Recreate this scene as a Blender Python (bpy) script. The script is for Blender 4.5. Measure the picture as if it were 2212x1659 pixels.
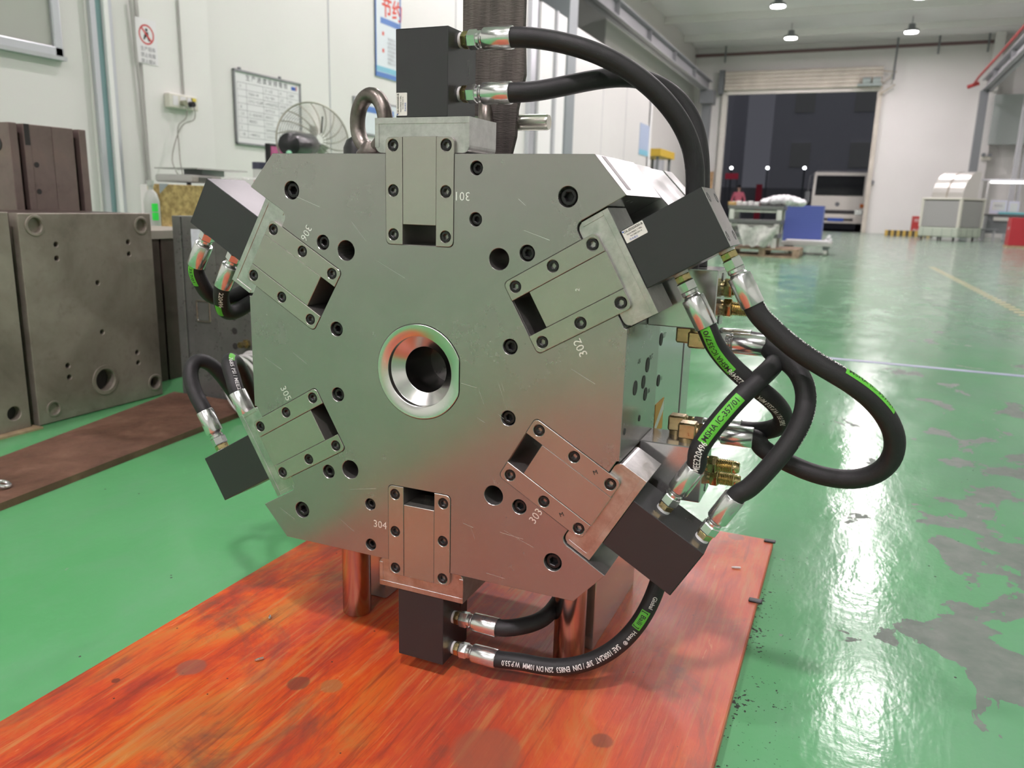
import bpy, bmesh, math, random
from mathutils import Vector, Matrix, Euler
from mathutils.geometry import tessellate_polygon, delaunay_2d_cdt

for o in list(bpy.data.objects):
    bpy.data.objects.remove(o)
SC = bpy.context.scene
COL = SC.collection
random.seed(7)
PI = math.pi
sin, cos, rad = math.sin, math.cos, math.radians

# ------------------------------------------------------------------ camera
# world: X along the mould face (right), Y into the hall, Z up, floor at z = 0
FPX = 1715.902
RM = ((0.91842013, 0.39467637, 0.02711152),
      (0.11169135, -0.19294391, -0.97483213),
      (-0.37951221, 0.89833357, -0.22128551))
ZC = 0.448                       # height of the mould face centre above the floor
CAM = Vector((0.490025, -0.857594, 0.210387 + ZC))
cd = bpy.data.cameras.new('camera')
cam = bpy.data.objects.new('camera', cd)
COL.objects.link(cam)
cd.sensor_fit = 'HORIZONTAL'
cd.sensor_width = 36.0
cd.lens = FPX * 36.0 / 2212.0
cd.clip_start = 0.02
cd.clip_end = 200
r0, r1, r2 = Vector(RM[0]), Vector(RM[1]), Vector(RM[2])
m = Matrix((( r0.x, -r1.x, -r2.x, CAM.x), (r0.y, -r1.y, -r2.y, CAM.y), (r0.z, -r1.z, -r2.z, CAM.z), (0, 0, 0, 1)))
cam.matrix_world = m
cd.dof.use_dof = True
cd.dof.focus_distance = 1.0
cd.dof.aperture_fstop = 8.0
SC.camera = cam

# ------------------------------------------------------------------ world, exposure
W = bpy.data.worlds.new('night_sky')
SC.world = W
W.use_nodes = True
bg = W.node_tree.nodes['Background']
bg.inputs[0].default_value = (0.072, 0.073, 0.086, 1)
bg.inputs[1].default_value = 1.0
SC.view_settings.view_transform = 'Standard'
SC.view_settings.look = 'None'
SC.view_settings.exposure = 0.0
SC.view_settings.gamma = 1.0
SC.view_settings.use_curve_mapping = False
CY = SC.cycles
CY.use_light_tree = False
CY.max_bounces = 6
CY.diffuse_bounces = 4
CY.glossy_bounces = 4
CY.transmission_bounces = 2
CY.transparent_max_bounces = 4
CY.caustics_reflective = False
CY.caustics_refractive = False
CY.use_adaptive_sampling = True
CY.adaptive_threshold = .03

LAMP_Y = [26.6 - 4.2 * k for k in range(10) if k != 6]     # pair nearest the mould left out, to deepen the shadow under it
LAMP_X = (-2.1, 1.25)
LAMP_Z = 5.85
LAMP_C = (1.0, .868, .925)        # camera white balance taken into the lamp colour
LAMP_W = 112.0                   # watts of each high-bay lamp


def at(px, py, X=None, Y=None, Z=None):
    """world point seen at a photograph pixel on one plane"""
    d = r0 * ((px - 1106) / FPX) + r1 * ((py - 829.5) / FPX) + r2
    t = (Y - CAM.y) / d.y if Y is not None else (Z - CAM.z) / d.z if Z is not None else (X - CAM.x) / d.x
    return CAM + d * t


# ------------------------------------------------------------------ materials
MATS = {}


def mat(name, col=(.5, .5, .5), rough=.5, metal=0., var=0., vscale=20., vstretch=(1, 1, 1), rvar=0., bump=0., bscale=200.,
        bstretch=(1, 1, 1), spec=.5, emit=None, estr=0., aniso=0., coat=0., trans=0., alpha=1., ior=1.45, col2=None):
    if name in MATS:
        return MATS[name]
    M = bpy.data.materials.new(name)
    M.use_nodes = True
    nt = M.node_tree
    b = nt.nodes['Principled BSDF']
    b.inputs['Base Color'].default_value = (*col, 1)
    b.inputs['Roughness'].default_value = rough
    b.inputs['Metallic'].default_value = metal
    b.inputs['Specular IOR Level'].default_value = spec
    b.inputs['IOR'].default_value = ior
    b.inputs['Coat Weight'].default_value = coat
    b.inputs['Transmission Weight'].default_value = trans
    b.inputs['Alpha'].default_value = alpha
    if aniso:
        b.inputs['Anisotropic'].default_value = aniso
    if emit:
        b.inputs['Emission Color'].default_value = (*emit, 1)
        b.inputs['Emission Strength'].default_value = estr
        M.cycles.emission_sampling = 'NONE'
    tc = nt.nodes.new('ShaderNodeTexCoord')

    def noise(scale, stretch, detail=6):
        mp = nt.nodes.new('ShaderNodeMapping')
        mp.inputs['Scale'].default_value = stretch
        nt.links.new(tc.outputs['Object'], mp.inputs['Vector'])
        n = nt.nodes.new('ShaderNodeTexNoise')
        n.inputs['Scale'].default_value = scale
        n.inputs['Detail'].default_value = detail
        nt.links.new(mp.outputs[0], n.inputs['Vector'])
        return n
    if var or col2:
        n = noise(vscale, vstretch)
        r = nt.nodes.new('ShaderNodeValToRGB')
        a = [max(0, c * (1 - var)) for c in col]
        e = list(col2) if col2 else [min(1, c * (1 + var)) for c in col]
        r.color_ramp.elements[0].color = (*a, 1)
        r.color_ramp.elements[1].color = (*e, 1)
        r.color_ramp.elements[0].position = .35
        r.color_ramp.elements[1].position = .68
        nt.links.new(n.outputs['Fac'], r.inputs[0])
        nt.links.new(r.outputs[0], b.inputs['Base Color'])
    if rvar:
        n2 = noise(vscale * 1.7 + 3, vstretch)
        mr = nt.nodes.new('ShaderNodeMapRange')
        mr.inputs['From Min'].default_value = .3
        mr.inputs['From Max'].default_value = .7
        mr.inputs['To Min'].default_value = max(.02, rough - rvar)
        mr.inputs['To Max'].default_value = min(1, rough + rvar)
        nt.links.new(n2.outputs['Fac'], mr.inputs['Value'])
        nt.links.new(mr.outputs[0], b.inputs['Roughness'])
    if bump:
        n3 = noise(bscale, bstretch, 4)
        bp = nt.nodes.new('ShaderNodeBump')
        bp.inputs['Strength'].default_value = bump
        bp.inputs['Distance'].default_value = .002
        nt.links.new(n3.outputs['Fac'], bp.inputs['Height'])
        nt.links.new(bp.outputs[0], b.inputs['Normal'])
    MATS[name] = M
    return M


class NT:
    """small node helper"""
    def __init__(s, name):
        s.M = bpy.data.materials.new(name)
        s.M.use_nodes = True
        s.t = s.M.node_tree
        s.b = s.t.nodes['Principled BSDF']
        s.tc = s.t.nodes.new('ShaderNodeTexCoord')

    def link(s, a, b):
        s.t.links.new(a, b)

    def noise(s, scale, stretch=(1, 1, 1), detail=6, rough=.55, dist=0., rot=(0, 0, 0), loc=(0, 0, 0), vec=None):
        mp = s.t.nodes.new('ShaderNodeMapping')
        mp.inputs['Scale'].default_value = stretch
        mp.inputs['Rotation'].default_value = rot
        mp.inputs['Location'].default_value = loc
        s.link(vec or s.tc.outputs['Object'], mp.inputs['Vector'])
        n = s.t.nodes.new('ShaderNodeTexNoise')
        n.inputs['Scale'].default_value = scale
        n.inputs['Detail'].default_value = detail
        n.inputs['Roughness'].default_value = rough
        n.inputs['Distortion'].default_value = dist
        s.link(mp.outputs[0], n.inputs['Vector'])
        return n.outputs['Fac']

    def ramp(s, fac, stops, interp='LINEAR'):
        r = s.t.nodes.new('ShaderNodeValToRGB')
        r.color_ramp.interpolation = interp
        while len(r.color_ramp.elements) < len(stops):
            r.color_ramp.elements.new(.5)
        for e, (p, c) in zip(r.color_ramp.elements, stops):
            e.position = p
            e.color = (*c, 1) if len(c) == 3 else c
        s.link(fac, r.inputs[0])
        return r.outputs[0]

    def mix(s, fac, a, b, mode='MIX'):
        n = s.t.nodes.new('ShaderNodeMix')
        n.data_type = 'RGBA'
        n.blend_type = mode
        for v, i in ((fac, 0), (a, 6), (b, 7)):
            if isinstance(v, (int, float)):
                n.inputs[i].default_value = v
            elif isinstance(v, tuple):
                n.inputs[i].default_value = (*v, 1)
            else:
                s.link(v, n.inputs[i])
        return n.outputs[2]

    def math(s, op, a, b=0., clamp=False):
        n = s.t.nodes.new('ShaderNodeMath')
        n.operation = op
        n.use_clamp = clamp
        for v, i in ((a, 0), (b, 1)):
            if isinstance(v, (int, float)):
                n.inputs[i].default_value = v
            else:
                s.link(v, n.inputs[i])
        return n.outputs[0]

    def rng(s, v, a, b, c, d):
        n = s.t.nodes.new('ShaderNodeMapRange')
        for i, x in enumerate((a, b, c, d)):
            n.inputs[i + 1].default_value = x
        s.link(v, n.inputs[0])
        return n.outputs[0]

    def bump(s, h, strength, dist=.002):
        n = s.t.nodes.new('ShaderNodeBump')
        n.inputs['Strength'].default_value = strength
        n.inputs['Distance'].default_value = dist
        s.link(h, n.inputs['Height'])
        s.link(n.outputs[0], s.b.inputs['Normal'])

    def sep(s):
        n = s.t.nodes.new('ShaderNodeSeparateXYZ')
        s.link(s.tc.outputs['Object'], n.inputs[0])
        return n.outputs


# ------------------------------------------------------------------ mesh helpers
def mesh_obj(name, verts, faces, mat_, parent=None, smooth=False, center=True, mats=None, fm=None):
    """verts in world coordinates; the origin is moved to the middle of the piece; parents carry a translation only"""
    verts = [Vector(v) for v in verts]
    c = Vector((0, 0, 0))
    if center and verts:
        lo = Vector([min(v[i] for v in verts) for i in range(3)])
        hi = Vector([max(v[i] for v in verts) for i in range(3)])
        c = (lo + hi) / 2
        if parent is None:
            c.z = lo.z
    me = bpy.data.meshes.new(name)
    me.from_pydata([v - c for v in verts], [], faces)
    me.update()
    o = bpy.data.objects.new(name, me)
    COL.objects.link(o)
    if mats:
        for q in mats:
            me.materials.append(q)
        if fm:
            me.polygons.foreach_set('material_index', fm)
    elif mat_:
        me.materials.append(mat_)
    if smooth:
        me.polygons.foreach_set('use_smooth', [True] * len(me.polygons))
        try:
            me.set_sharp_from_angle(angle=rad(40))
        except Exception:
            pass
    pl = Vector((0, 0, 0))
    if parent is not None:
        o.parent = parent
        pl = wloc(parent)
    o.location = c - pl
    return o


def wloc(o):
    l = o.location.copy()
    while o.parent is not None:
        o = o.parent
        l += o.location
    return l


class MB:
    """collects pieces of one mesh in world coordinates"""
    def __init__(s):
        s.v = []
        s.f = []
        s.m = []
        s.mi = 0

    def add(s, v, f):
        n = len(s.v)
        s.v += [Vector(q) for q in v]
        s.f += [tuple(i + n for i in q) for q in f]
        s.m += [s.mi] * len(f)
        return s

    def box(s, x0, x1, y0, y1, z0, z1, bevel=0., M=None):
        if bevel <= 0:
            v = [(x, y, z) for x in (x0, x1) for y in (y0, y1) for z in (z0, z1)]
            f = [(0, 1, 3, 2), (4, 6, 7, 5), (0, 4, 5, 1), (2, 3, 7, 6), (0, 2, 6, 4), (1, 5, 7, 3)]
        else:
            bm = bmesh.new()
            bmesh.ops.create_cube(bm, size=1)
            for q in bm.verts:
                q.co = Vector(((x0 + x1) / 2 + q.co.x * (x1 - x0), (y0 + y1) / 2 + q.co.y * (y1 - y0), (z0 + z1) / 2 + q.co.z * (z1 - z0)))
            bmesh.ops.bevel(bm, geom=list(bm.edges), offset=bevel, segments=1 if bevel < .004 else 2, affect='EDGES', profile=.5)
            bm.verts.index_update()
            v = [q.co.copy() for q in bm.verts]
            f = [tuple(q.index for q in p.verts) for p in bm.faces]
            bm.free()
        if M is not None:
            v = [M @ Vector(q) for q in v]
        return s.add(v, f)

    def prism(s, poly, a, b, axis='Y'):
        """poly: 2D points (for axis Y: x, z), extruded from a to b along the axis; convex or simple"""
        n = len(poly)

        def P(p, t):
            return {'Y': (p[0], t, p[1]), 'X': (t, p[0], p[1]), 'Z': (p[0], p[1], t)}[axis]
        v = [P(p, a) for p in poly] + [P(p, b) for p in poly]
        f = [(i, (i + 1) % n, n + (i + 1) % n, n + i) for i in range(n)]
        tri = tessellate_polygon([[Vector((p[0], p[1], 0)) for p in poly]])
        f += [tuple(t) for t in tri] + [tuple(n + i for i in reversed(t)) for t in tri]
        return s.add(v, f)

    def tube(s, p0, p1, r0_, r1_=None, seg=20, caps=True):
        r1_ = r0_ if r1_ is None else r1_
        return s.lathe(p0, p1, [(0, r0_), (1, r1_)], seg, caps)

    def lathe(s, p0, p1, prof, seg=20, caps=True, phase=0.):
        """prof: (t along p0-p1 in 0..1, radius)"""
        p0, p1 = Vector(p0), Vector(p1)
        d = (p1 - p0)
        q = d.normalized()
        a = q.orthogonal().normalized()
        b = q.cross(a)
        v = []
        for t, r in prof:
            c = p0 + d * t
            for i in range(seg):
                th = 2 * PI * i / seg + phase
                v.append(c + (a * cos(th) + b * sin(th)) * r)
        f = []
        for j in range(len(prof) - 1):
            for i in range(seg):
                k = (i + 1) % seg
                f.append((j * seg + i, j * seg + k, (j + 1) * seg + k, (j + 1) * seg + i))
        if caps:
            f.append(tuple(reversed(range(seg))))
            f.append(tuple(range((len(prof) - 1) * seg, len(prof) * seg)))
        return s.add(v, f)

    def sweep(s, pts, r, seg=12, caps=True, closed=False):
        pts = [Vector(p) for p in pts]
        fr = frames(pts)
        v = []
        for (c, t, n, b), i in zip(fr, range(len(fr))):
            rr = r[i] if isinstance(r, (list, tuple)) else r
            for k in range(seg):
                th = 2 * PI * k / seg
                v.append(c + (n * cos(th) + b * sin(th)) * rr)
        f = []
        m_ = len(fr)
        for j in range(m_ - 1 if not closed else m_):
            jj = (j + 1) % m_
            for k in range(seg):
                q = (k + 1) % seg
                f.append((j * seg + k, j * seg + q, jj * seg + q, jj * seg + k))
        if caps and not closed:
            f.append(tuple(reversed(range(seg))))
            f.append(tuple(range((m_ - 1) * seg, m_ * seg)))
        return s.add(v, f)

    def torus(s, c, axis, R, r, seg=32, sec=10, arc=(0, 2 * PI)):
        axis = Vector(axis).normalized()
        a = axis.orthogonal().normalized()
        b = axis.cross(a)
        full = abs(arc[1] - arc[0] - 2 * PI) < 1e-6
        n = seg if full else seg + 1
        v = []
        for i in range(n):
            th = arc[0] + (arc[1] - arc[0]) * i / seg
            d = a * cos(th) + b * sin(th)
            for k in range(sec):
                ph = 2 * PI * k / sec
                v.append(Vector(c) + d * (R + r * cos(ph)) + axis * (r * sin(ph)))
        f = []
        for i in range(seg):
            j = (i + 1) % n
            for k in range(sec):
                q = (k + 1) % sec
                f.append((i * sec + k, j * sec + k, j * sec + q, i * sec + q))
        return s.add(v, f)

    def sphere(s, c, r, seg=16, rings=10, sc=(1, 1, 1)):
        v, f = [], []
        for j in range(rings + 1):
            ph = PI * j / rings
            for i in range(seg):
                th = 2 * PI * i / seg
                v.append(Vector(c) + Vector((sin(ph) * cos(th) * r * sc[0], sin(ph) * sin(th) * r * sc[1], cos(ph) * r * sc[2])))
        for j in range(rings):
            for i in range(seg):
                k = (i + 1) % seg
                f.append((j * seg + i, (j + 1) * seg + i, (j + 1) * seg + k, j * seg + k))
        return s.add(v, f)

    def build(s, name, mat_, parent=None, smooth=False, mats=None):
        return mesh_obj(name, s.v, s.f, mat_, parent, smooth, mats=mats, fm=s.m if mats else None)


def frames(pts):
    n = len(pts)
    T = []
    for i in range(n):
        a, b = pts[max(0, i - 1)], pts[min(n - 1, i + 1)]
        T.append((b - a).normalized())
    nrm = T[0].orthogonal().normalized()
    out = []
    for i in range(n):
        if i:
            ax = T[i - 1].cross(T[i])
            if ax.length > 1e-8:
                ang = T[i - 1].angle(T[i])
                nrm = Matrix.Rotation(ang, 3, ax.normalized()) @ nrm
        nrm = (nrm - T[i] * nrm.dot(T[i])).normalized()
        out.append((pts[i], T[i], nrm, T[i].cross(nrm)))
    return out


def circle(r, n=32, c=(0, 0), ph=0.):
    return [(c[0] + r * cos(2 * PI * i / n + ph), c[1] + r * sin(2 * PI * i / n + ph)) for i in range(n)]


def rrect(x0, x1, y0, y1, r, n=5, rs=None):
    """rounded rectangle, rs = radii of (x1y1, x0y1, x0y0, x1y0)"""
    rs = rs or (r, r, r, r)
    out = []
    for (cx, cy, a0), q in zip(((x1, y1, 0), (x0, y1, 90), (x0, y0, 180), (x1, y0, 270)), rs):
        sx = -1 if cx == x1 else 1
        sy = -1 if cy == y1 else 1
        if q <= 0:
            out.append((cx, cy))
            continue
        for i in range(n + 1):
            a = rad(a0 + 90 * i / n)
            out.append((cx + sx * q + q * cos(a), cy + sy * q + q * sin(a)))
    return out


def _area(p):
    return sum(a[0] * b[1] - b[0] * a[1] for a, b in zip(p, p[1:] + p[:1])) / 2


def _inset(p, b):
    """move every point b to the left of travel (into the material)"""
    n = len(p)
    out = []
    for i in range(n):
        a, c, e = Vector(p[i - 1]), Vector(p[i]), Vector(p[(i + 1) % n])
        d1, d2 = (c - a).normalized(), (e - c).normalized()
        n1, n2 = Vector((-d1.y, d1.x)), Vector((-d2.y, d2.x))
        m_ = n1 + n2
        if m_.length < 1e-6:
            m_ = n1
        m_ = m_.normalized()
        k = b / max(.4, m_.dot(n1))
        out.append((c.x + m_.x * k, c.y + m_.y * k))
    return out


def _dedupe(p):
    q = []
    for a in p:
        if not q or math.hypot(a[0] - q[-1][0], a[1] - q[-1][1]) > 2e-6:
            q.append((a[0], a[1]))
    if math.hypot(q[0][0] - q[-1][0], q[0][1] - q[-1][1]) < 2e-6:
        q.pop()
    return q


def plate2d(outer, holes, y0, y1, bevel=0.):
    """flat plate with holes in the X-Z plane between depths y0 (front, chamfered) and y1; returns verts and faces"""
    loops = []
    for i, p in enumerate([outer] + list(holes)):
        p = _dedupe(list(p))
        if (_area(p) > 0) != (i == 0):
            p = p[::-1]
        loops.append(p)
    front = [_inset(p, bevel) for p in loops] if bevel > 0 else loops
    V, F = [], []

    def cap(ls, y, flip):
        vs, es, n = [], [], 0
        for p in ls:
            vs += [Vector(q) for q in p]
            es += [(n + k, n + (k + 1) % len(p)) for k in range(len(p))]
            n += len(p)
        ov, _, of, _, _, _ = delaunay_2d_cdt(vs, es, [], 1, 1e-7)

        def inside(t):
            c = (ov[t[0]] + ov[t[1]] + ov[t[2]]) / 3
            w = False
            for p in ls:
                for a, b in zip(p, p[1:] + p[:1]):
                    if (a[1] > c.y) != (b[1] > c.y) and c.x < (b[0] - a[0]) * (c.y - a[1]) / (b[1] - a[1]) + a[0]:
                        w = not w
            return w
        of = [t for t in of if inside(t)]
        o = len(V)
        V.extend(Vector((q.x, y, q.y)) for q in ov)
        F.extend(tuple(o + k for k in (reversed(t) if flip else t)) for t in of)
    cap(front, y0, False)
    cap(loops, y1, True)
    lv = [(front, y0)] + ([(loops, y0 + bevel)] if bevel > 0 else []) + [(loops, y1)]
    for (la, ya), (lb, yb) in zip(lv, lv[1:]):
        for p, q in zip(la, lb):
            n, o = len(p), len(V)
            V.extend(Vector((a[0], ya, a[1])) for a in p)
            V.extend(Vector((a[0], yb, a[1])) for a in q)
            F.extend((o + k, o + n + k, o + n + (k + 1) % n, o + (k + 1) % n) for k in range(n))
    return V, F


def text_mesh(body, size=1., align='CENTER', bold=0., space=1.):
    """flat text as verts (x, y) and faces"""
    cu = bpy.data.curves.new('tmp', 'FONT')
    cu.body = body
    cu.size = size
    cu.align_x = align
    cu.align_y = 'CENTER'
    cu.resolution_u = 2
    cu.offset = bold * size
    cu.space_character = space
    ob = bpy.data.objects.new('tmp', cu)
    COL.objects.link(ob)
    dg = bpy.context.evaluated_depsgraph_get()
    me = bpy.data.meshes.new_from_object(ob.evaluated_get(dg))
    v = [(q.co.x, q.co.y) for q in me.vertices]
    f = [tuple(p.vertices) for p in me.polygons]
    bpy.data.objects.remove(ob)
    bpy.data.curves.remove(cu)
    bpy.data.meshes.remove(me)
    return v, f


def text_plane(mb, body, size, origin, xdir, ydir, **k):
    v, f = text_mesh(body, size, **k)
    o, x, y = Vector(origin), Vector(xdir).normalized(), Vector(ydir).normalized()
    mb.add([o + x * a + y * b for a, b in v], f)


def tag(o, label=None, cat=None, group=None, kind=None):
    if label:
        o['label'] = label
    if cat:
        o['category'] = cat
    if group:
        o['group'] = group
    if kind:
        o['kind'] = kind
    return o


def empty(name, loc, label=None, cat=None, group=None):
    o = bpy.data.objects.new(name, None)
    COL.objects.link(o)
    o.location = loc
    o.empty_display_size = .05
    return tag(o, label, cat, group)


def inst(src, name, loc, rot=None, parent=None, mat_=None):
    """copy sharing mesh data, loc in world coordinates"""
    o = bpy.data.objects.new(name, src)
    COL.objects.link(o)
    pl = Vector((0, 0, 0))
    if parent is not None:
        o.parent = parent
        pl = wloc(parent)
    o.location = Vector(loc) - pl
    if rot is not None:
        o.rotation_euler = rot
    return o

# ------------------------------------------------------------------ surface materials
def floor_material():
    n = NT('green_epoxy_floor')
    s = n.sep()
    big = n.noise(1.1, detail=3)
    fine = n.noise(9, (1, .6, 1), detail=5, rough=.65)
    g = n.ramp(big, [(.3, (.080, .340, .115)), (.7, (.108, .375, .145))])
    g = n.mix(n.rng(fine, .45, .75, 0, .55), g, (.135, .35, .175))
    # paler, greyer paint further right and down the hall
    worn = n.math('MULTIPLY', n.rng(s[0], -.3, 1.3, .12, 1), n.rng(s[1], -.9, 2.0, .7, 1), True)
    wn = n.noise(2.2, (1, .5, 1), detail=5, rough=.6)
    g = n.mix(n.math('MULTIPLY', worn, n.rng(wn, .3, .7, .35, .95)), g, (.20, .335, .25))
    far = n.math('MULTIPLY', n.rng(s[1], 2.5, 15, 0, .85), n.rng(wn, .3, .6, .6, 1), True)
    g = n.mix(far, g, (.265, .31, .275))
    # peeled-off patches of grey primer, mostly on the traffic lane right of the board
    pn = n.noise(4.4, (1, .85, 1), detail=6, rough=.6, dist=.5, loc=(.37, .9, 0))
    lane = n.math('MULTIPLY', n.rng(s[0], .40, .80, 0, 1), n.rng(s[1], 1.0, 2.6, 1, .35), True)
    th = n.rng(lane, 0, 1, .70, .480)
    pm = n.math('GREATER_THAN', pn, th)
    small = n.math('GREATER_THAN', n.noise(17, detail=4, loc=(3, 1, 0)), .735)
    pm = n.math('MAXIMUM', pm, n.math('MULTIPLY', small, .75))
    pc = n.ramp(n.noise(30, detail=5), [(.3, (.115, .155, .125)), (.7, (.175, .205, .175))])
    c = n.mix(pm, g, pc)
    # dark specks of swarf and dirt
    v = n.t.nodes.new('ShaderNodeTexVoronoi')
    v.inputs['Scale'].default_value = 26
    n.link(n.tc.outputs['Object'], v.inputs['Vector'])
    sp = n.math('LESS_THAN', v.outputs['Distance'], .055)
    keep = n.math('GREATER_THAN', n.noise(3.1, detail=2, loc=(9, 2, 0)), .55)
    c = n.mix(n.math('MULTIPLY', sp, keep), c, (.05, .06, .05))
    # swarf swept against the right edge of the board
    edge = n.math('MULTIPLY', n.math('MULTIPLY', n.rng(s[0], .40, .50, 1, 0), n.rng(s[1], .45, .75, 1, 0)), n.math('GREATER_THAN', s[0], .39), True)
    sw = n.math('GREATER_THAN', n.math('ADD', n.noise(150, detail=3, loc=(4, 4, 0)), n.math('MULTIPLY', n.math('MULTIPLY', edge, n.rng(n.noise(14, detail=3), .4, .65, 0, 1)), .2)), .71)
    c = n.mix(n.math('MULTIPLY', sw, n.math('GREATER_THAN', edge, .02)), c, (.03, .035, .03))
    n.link(c, n.b.inputs['Base Color'])
    n.b.inputs['Specular IOR Level'].default_value = .20
    rr = n.rng(n.noise(5, (1, .5, 1), detail=6), .3, .7, .10, .24)
    n.link(n.math('ADD', rr, n.math('MULTIPLY', pm, .32)), n.b.inputs['Roughness'])
    h = n.math('ADD', n.math('MULTIPLY', n.noise(7, (1, .35, 1), detail=5, rough=.6), 1.0), n.math('MULTIPLY', pm, -.22))
    h = n.math('ADD', h, n.math('MULTIPLY', n.noise(60, detail=3), .12))
    n.bump(h, .20, .012)
    return n.M


def board_material():
    n = NT('orange_painted_plywood')
    st = n.noise(9, (1.0, .34, 1), detail=7, rough=.72, dist=.6)
    base = n.ramp(st, [(.28, (.22, .032, .018)), (.40, (.46, .046, .014)), (.48, (.62, .075, .010)), (.55, (.66, .125, .014)), (.63, (.56, .20, .035)), (.74, (.30, .09, .045))])
    big = n.noise(3.2, (1, .6, 1), detail=5, rough=.6, loc=(1.7, .4, 0))
    base = n.mix(n.rng(big, .42, .70, 0, .8), base, (.42, .05, .03))
    grain = n.noise(95, (1, .05, 1), detail=4, rough=.7)
    base = n.mix(n.rng(grain, .53, .68, 0, .6), base, (.50, .25, .08))
    base = n.mix(n.rng(grain, .46, .32, 0, .6), base, (.19, .034, .018))
    st2 = n.noise(5.5, (1, .55, 1), detail=6, rough=.7, dist=.8, loc=(5, 3, 0))
    base = n.mix(n.rng(st2, .53, .66, 0, .75), base, (.13, .062, .042))
    sc = n.noise(16, (2.2, .28, 1), detail=6, rough=.75, dist=1.2, rot=(0, 0, .5), loc=(2, 7, 0))
    base = n.mix(n.rng(sc, .64, .69, 0, .6), base, (.68, .38, .16))
    v = n.t.nodes.new('ShaderNodeTexVoronoi')
    v.inputs['Scale'].default_value = 24
    n.link(n.tc.outputs['Object'], v.inputs['Vector'])
    base = n.mix(n.math('LESS_THAN', v.outputs['Distance'], .035), base, (.06, .03, .025))
    # round knots and cup marks
    for (px, py, r_, cc) in ((645, 1476, .016, (.15, .05, .03)), (413, 1441, .020, (.26, .09, .06)), (250, 1470, .006, (.08, .03, .02)), (716, 1482, .017, (.36, .15, .05)), (1055, 1625, .045, (.30, .09, .05)), (1300, 1600, .016, (.12, .04, .025)), (1590, 1160, .018, (.17, .10, .08))):
        q = at(px, py, Z=.018)
        vm = n.t.nodes.new('ShaderNodeVectorMath')
        vm.operation = 'DISTANCE'
        n.link(n.tc.outputs['Object'], vm.inputs[0])
        vm.inputs[1].default_value = (q.x + .0075, q.y + .519, .018)
        dd = n.math('ADD', vm.outputs['Value'], n.rng(st, .3, .7, -.25 * r_, .25 * r_))
        base = n.mix(n.rng(dd, r_ * .8, r_, .72, 0), base, cc)
    # the far and right part is more faded pink
    s = n.sep()
    fade = n.math('MULTIPLY', n.rng(s[0], -.05, .36, 0, 1), n.rng(s[1], .1, .75, .25, 1), True)
    base = n.mix(n.math('MULTIPLY', fade, .42), base, (.48, .17, .115))
    n.b.inputs['Specular IOR Level'].default_value = .32
    n.link(base, n.b.inputs['Base Color'])
    n.link(n.rng(n.noise(6, detail=5), .3, .7, .30, .55), n.b.inputs['Roughness'])
    h = n.math('ADD', n.math('MULTIPLY', grain, .6), n.math('MULTIPLY', st, .5))
    n.bump(h, .35, .0025)
    return n.M


def ground_steel(name, col=(.37, .358, .342), rough=.2, rvar=.06, bump=.03, fine=900):
    n = NT(name)
    a = n.noise(6, detail=5)
    c = n.ramp(a, [(.3, tuple(x * .90 for x in col)), (.7, col)])
    smear = n.noise(130, (1, 1, .35), detail=5, rough=.7)
    c = n.mix(n.rng(smear, .60, .85, 0, .12), c, tuple(min(1, x * 1.35) for x in col))
    n.link(c, n.b.inputs['Base Color'])
    n.b.inputs['Metallic'].default_value = .80
    n.link(n.rng(n.noise(9, detail=7, rough=.6), .3, .7, rough - rvar, rough + rvar), n.b.inputs['Roughness'])
    n.bump(n.noise(fine, (1, 1, .06), detail=2), bump, .0004)
    return n.M


def milled_steel(name, col=(.56, .55, .54), rough=.38):
    n = NT(name)
    w = n.noise(420, (1, 1, .05), detail=3)
    b = n.noise(60, detail=6, rough=.7)
    c = n.ramp(b, [(.35, tuple(x * .8 for x in col)), (.7, tuple(min(1, x * 1.15) for x in col))])
    n.link(c, n.b.inputs['Base Color'])
    n.b.inputs['Metallic'].default_value = 1
    n.link(n.rng(b, .3, .7, rough - .1, rough + .1), n.b.inputs['Roughness'])
    n.bump(n.math('ADD', w, n.math('MULTIPLY', b, .6)), .18, .0006)
    return n.M


def rust_steel(name, a, b, c3, rough=.5, metal=.55, scale=7):
    n = NT(name)
    x = n.noise(scale, detail=8, rough=.62, dist=.3)
    c = n.ramp(x, [(.3, a), (.52, b), (.72, c3)])
    y = n.noise(scale * 6, detail=6, rough=.7)
    c = n.mix(n.rng(y, .55, .8, 0, .4), c, tuple(q * .55 for q in a))
    n.link(c, n.b.inputs['Base Color'])
    n.b.inputs['Metallic'].default_value = metal
    n.link(n.rng(y, .3, .7, rough - .12, rough + .15), n.b.inputs['Roughness'])
    n.bump(y, .2, .001)
    return n.M


M_FLOOR = floor_material()
M_BOARD = board_material()
M_STEEL = ground_steel('ground_steel', rough=.25, rvar=.05)
M_GIB = ground_steel('gib_steel', col=(.43, .415, .375), rough=.24, rvar=.04, bump=.05)
M_SIDE = ground_steel('side_steel', col=(.58, .58, .57), rough=.16, rvar=.06, bump=.05)
M_POL = mat('polished_steel', (.58, .575, .565), .19, 1., rvar=.04, vscale=10)
M_MILL = milled_steel('milled_steel')
M_BLACKAL = mat('black_oxide_block', (.026, .027, .029), .30, 0., rvar=.04, vscale=5, bump=.03, bscale=500, spec=.6)
M_SCREW = mat('black_socket_screw', (.016, .016, .017), .33, .3, spec=.6)
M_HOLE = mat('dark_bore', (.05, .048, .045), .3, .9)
M_CHROME = mat('zinc_plated_steel', (.70, .70, .695), .20, .92, rvar=.04, vscale=60)
M_DARK = mat('dark_recess', (.03, .028, .027), .6)
M_BRASS = mat('yellow_zinc', (.52, .42, .21), .26, 1., var=.15, vscale=80, rvar=.08)
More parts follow.
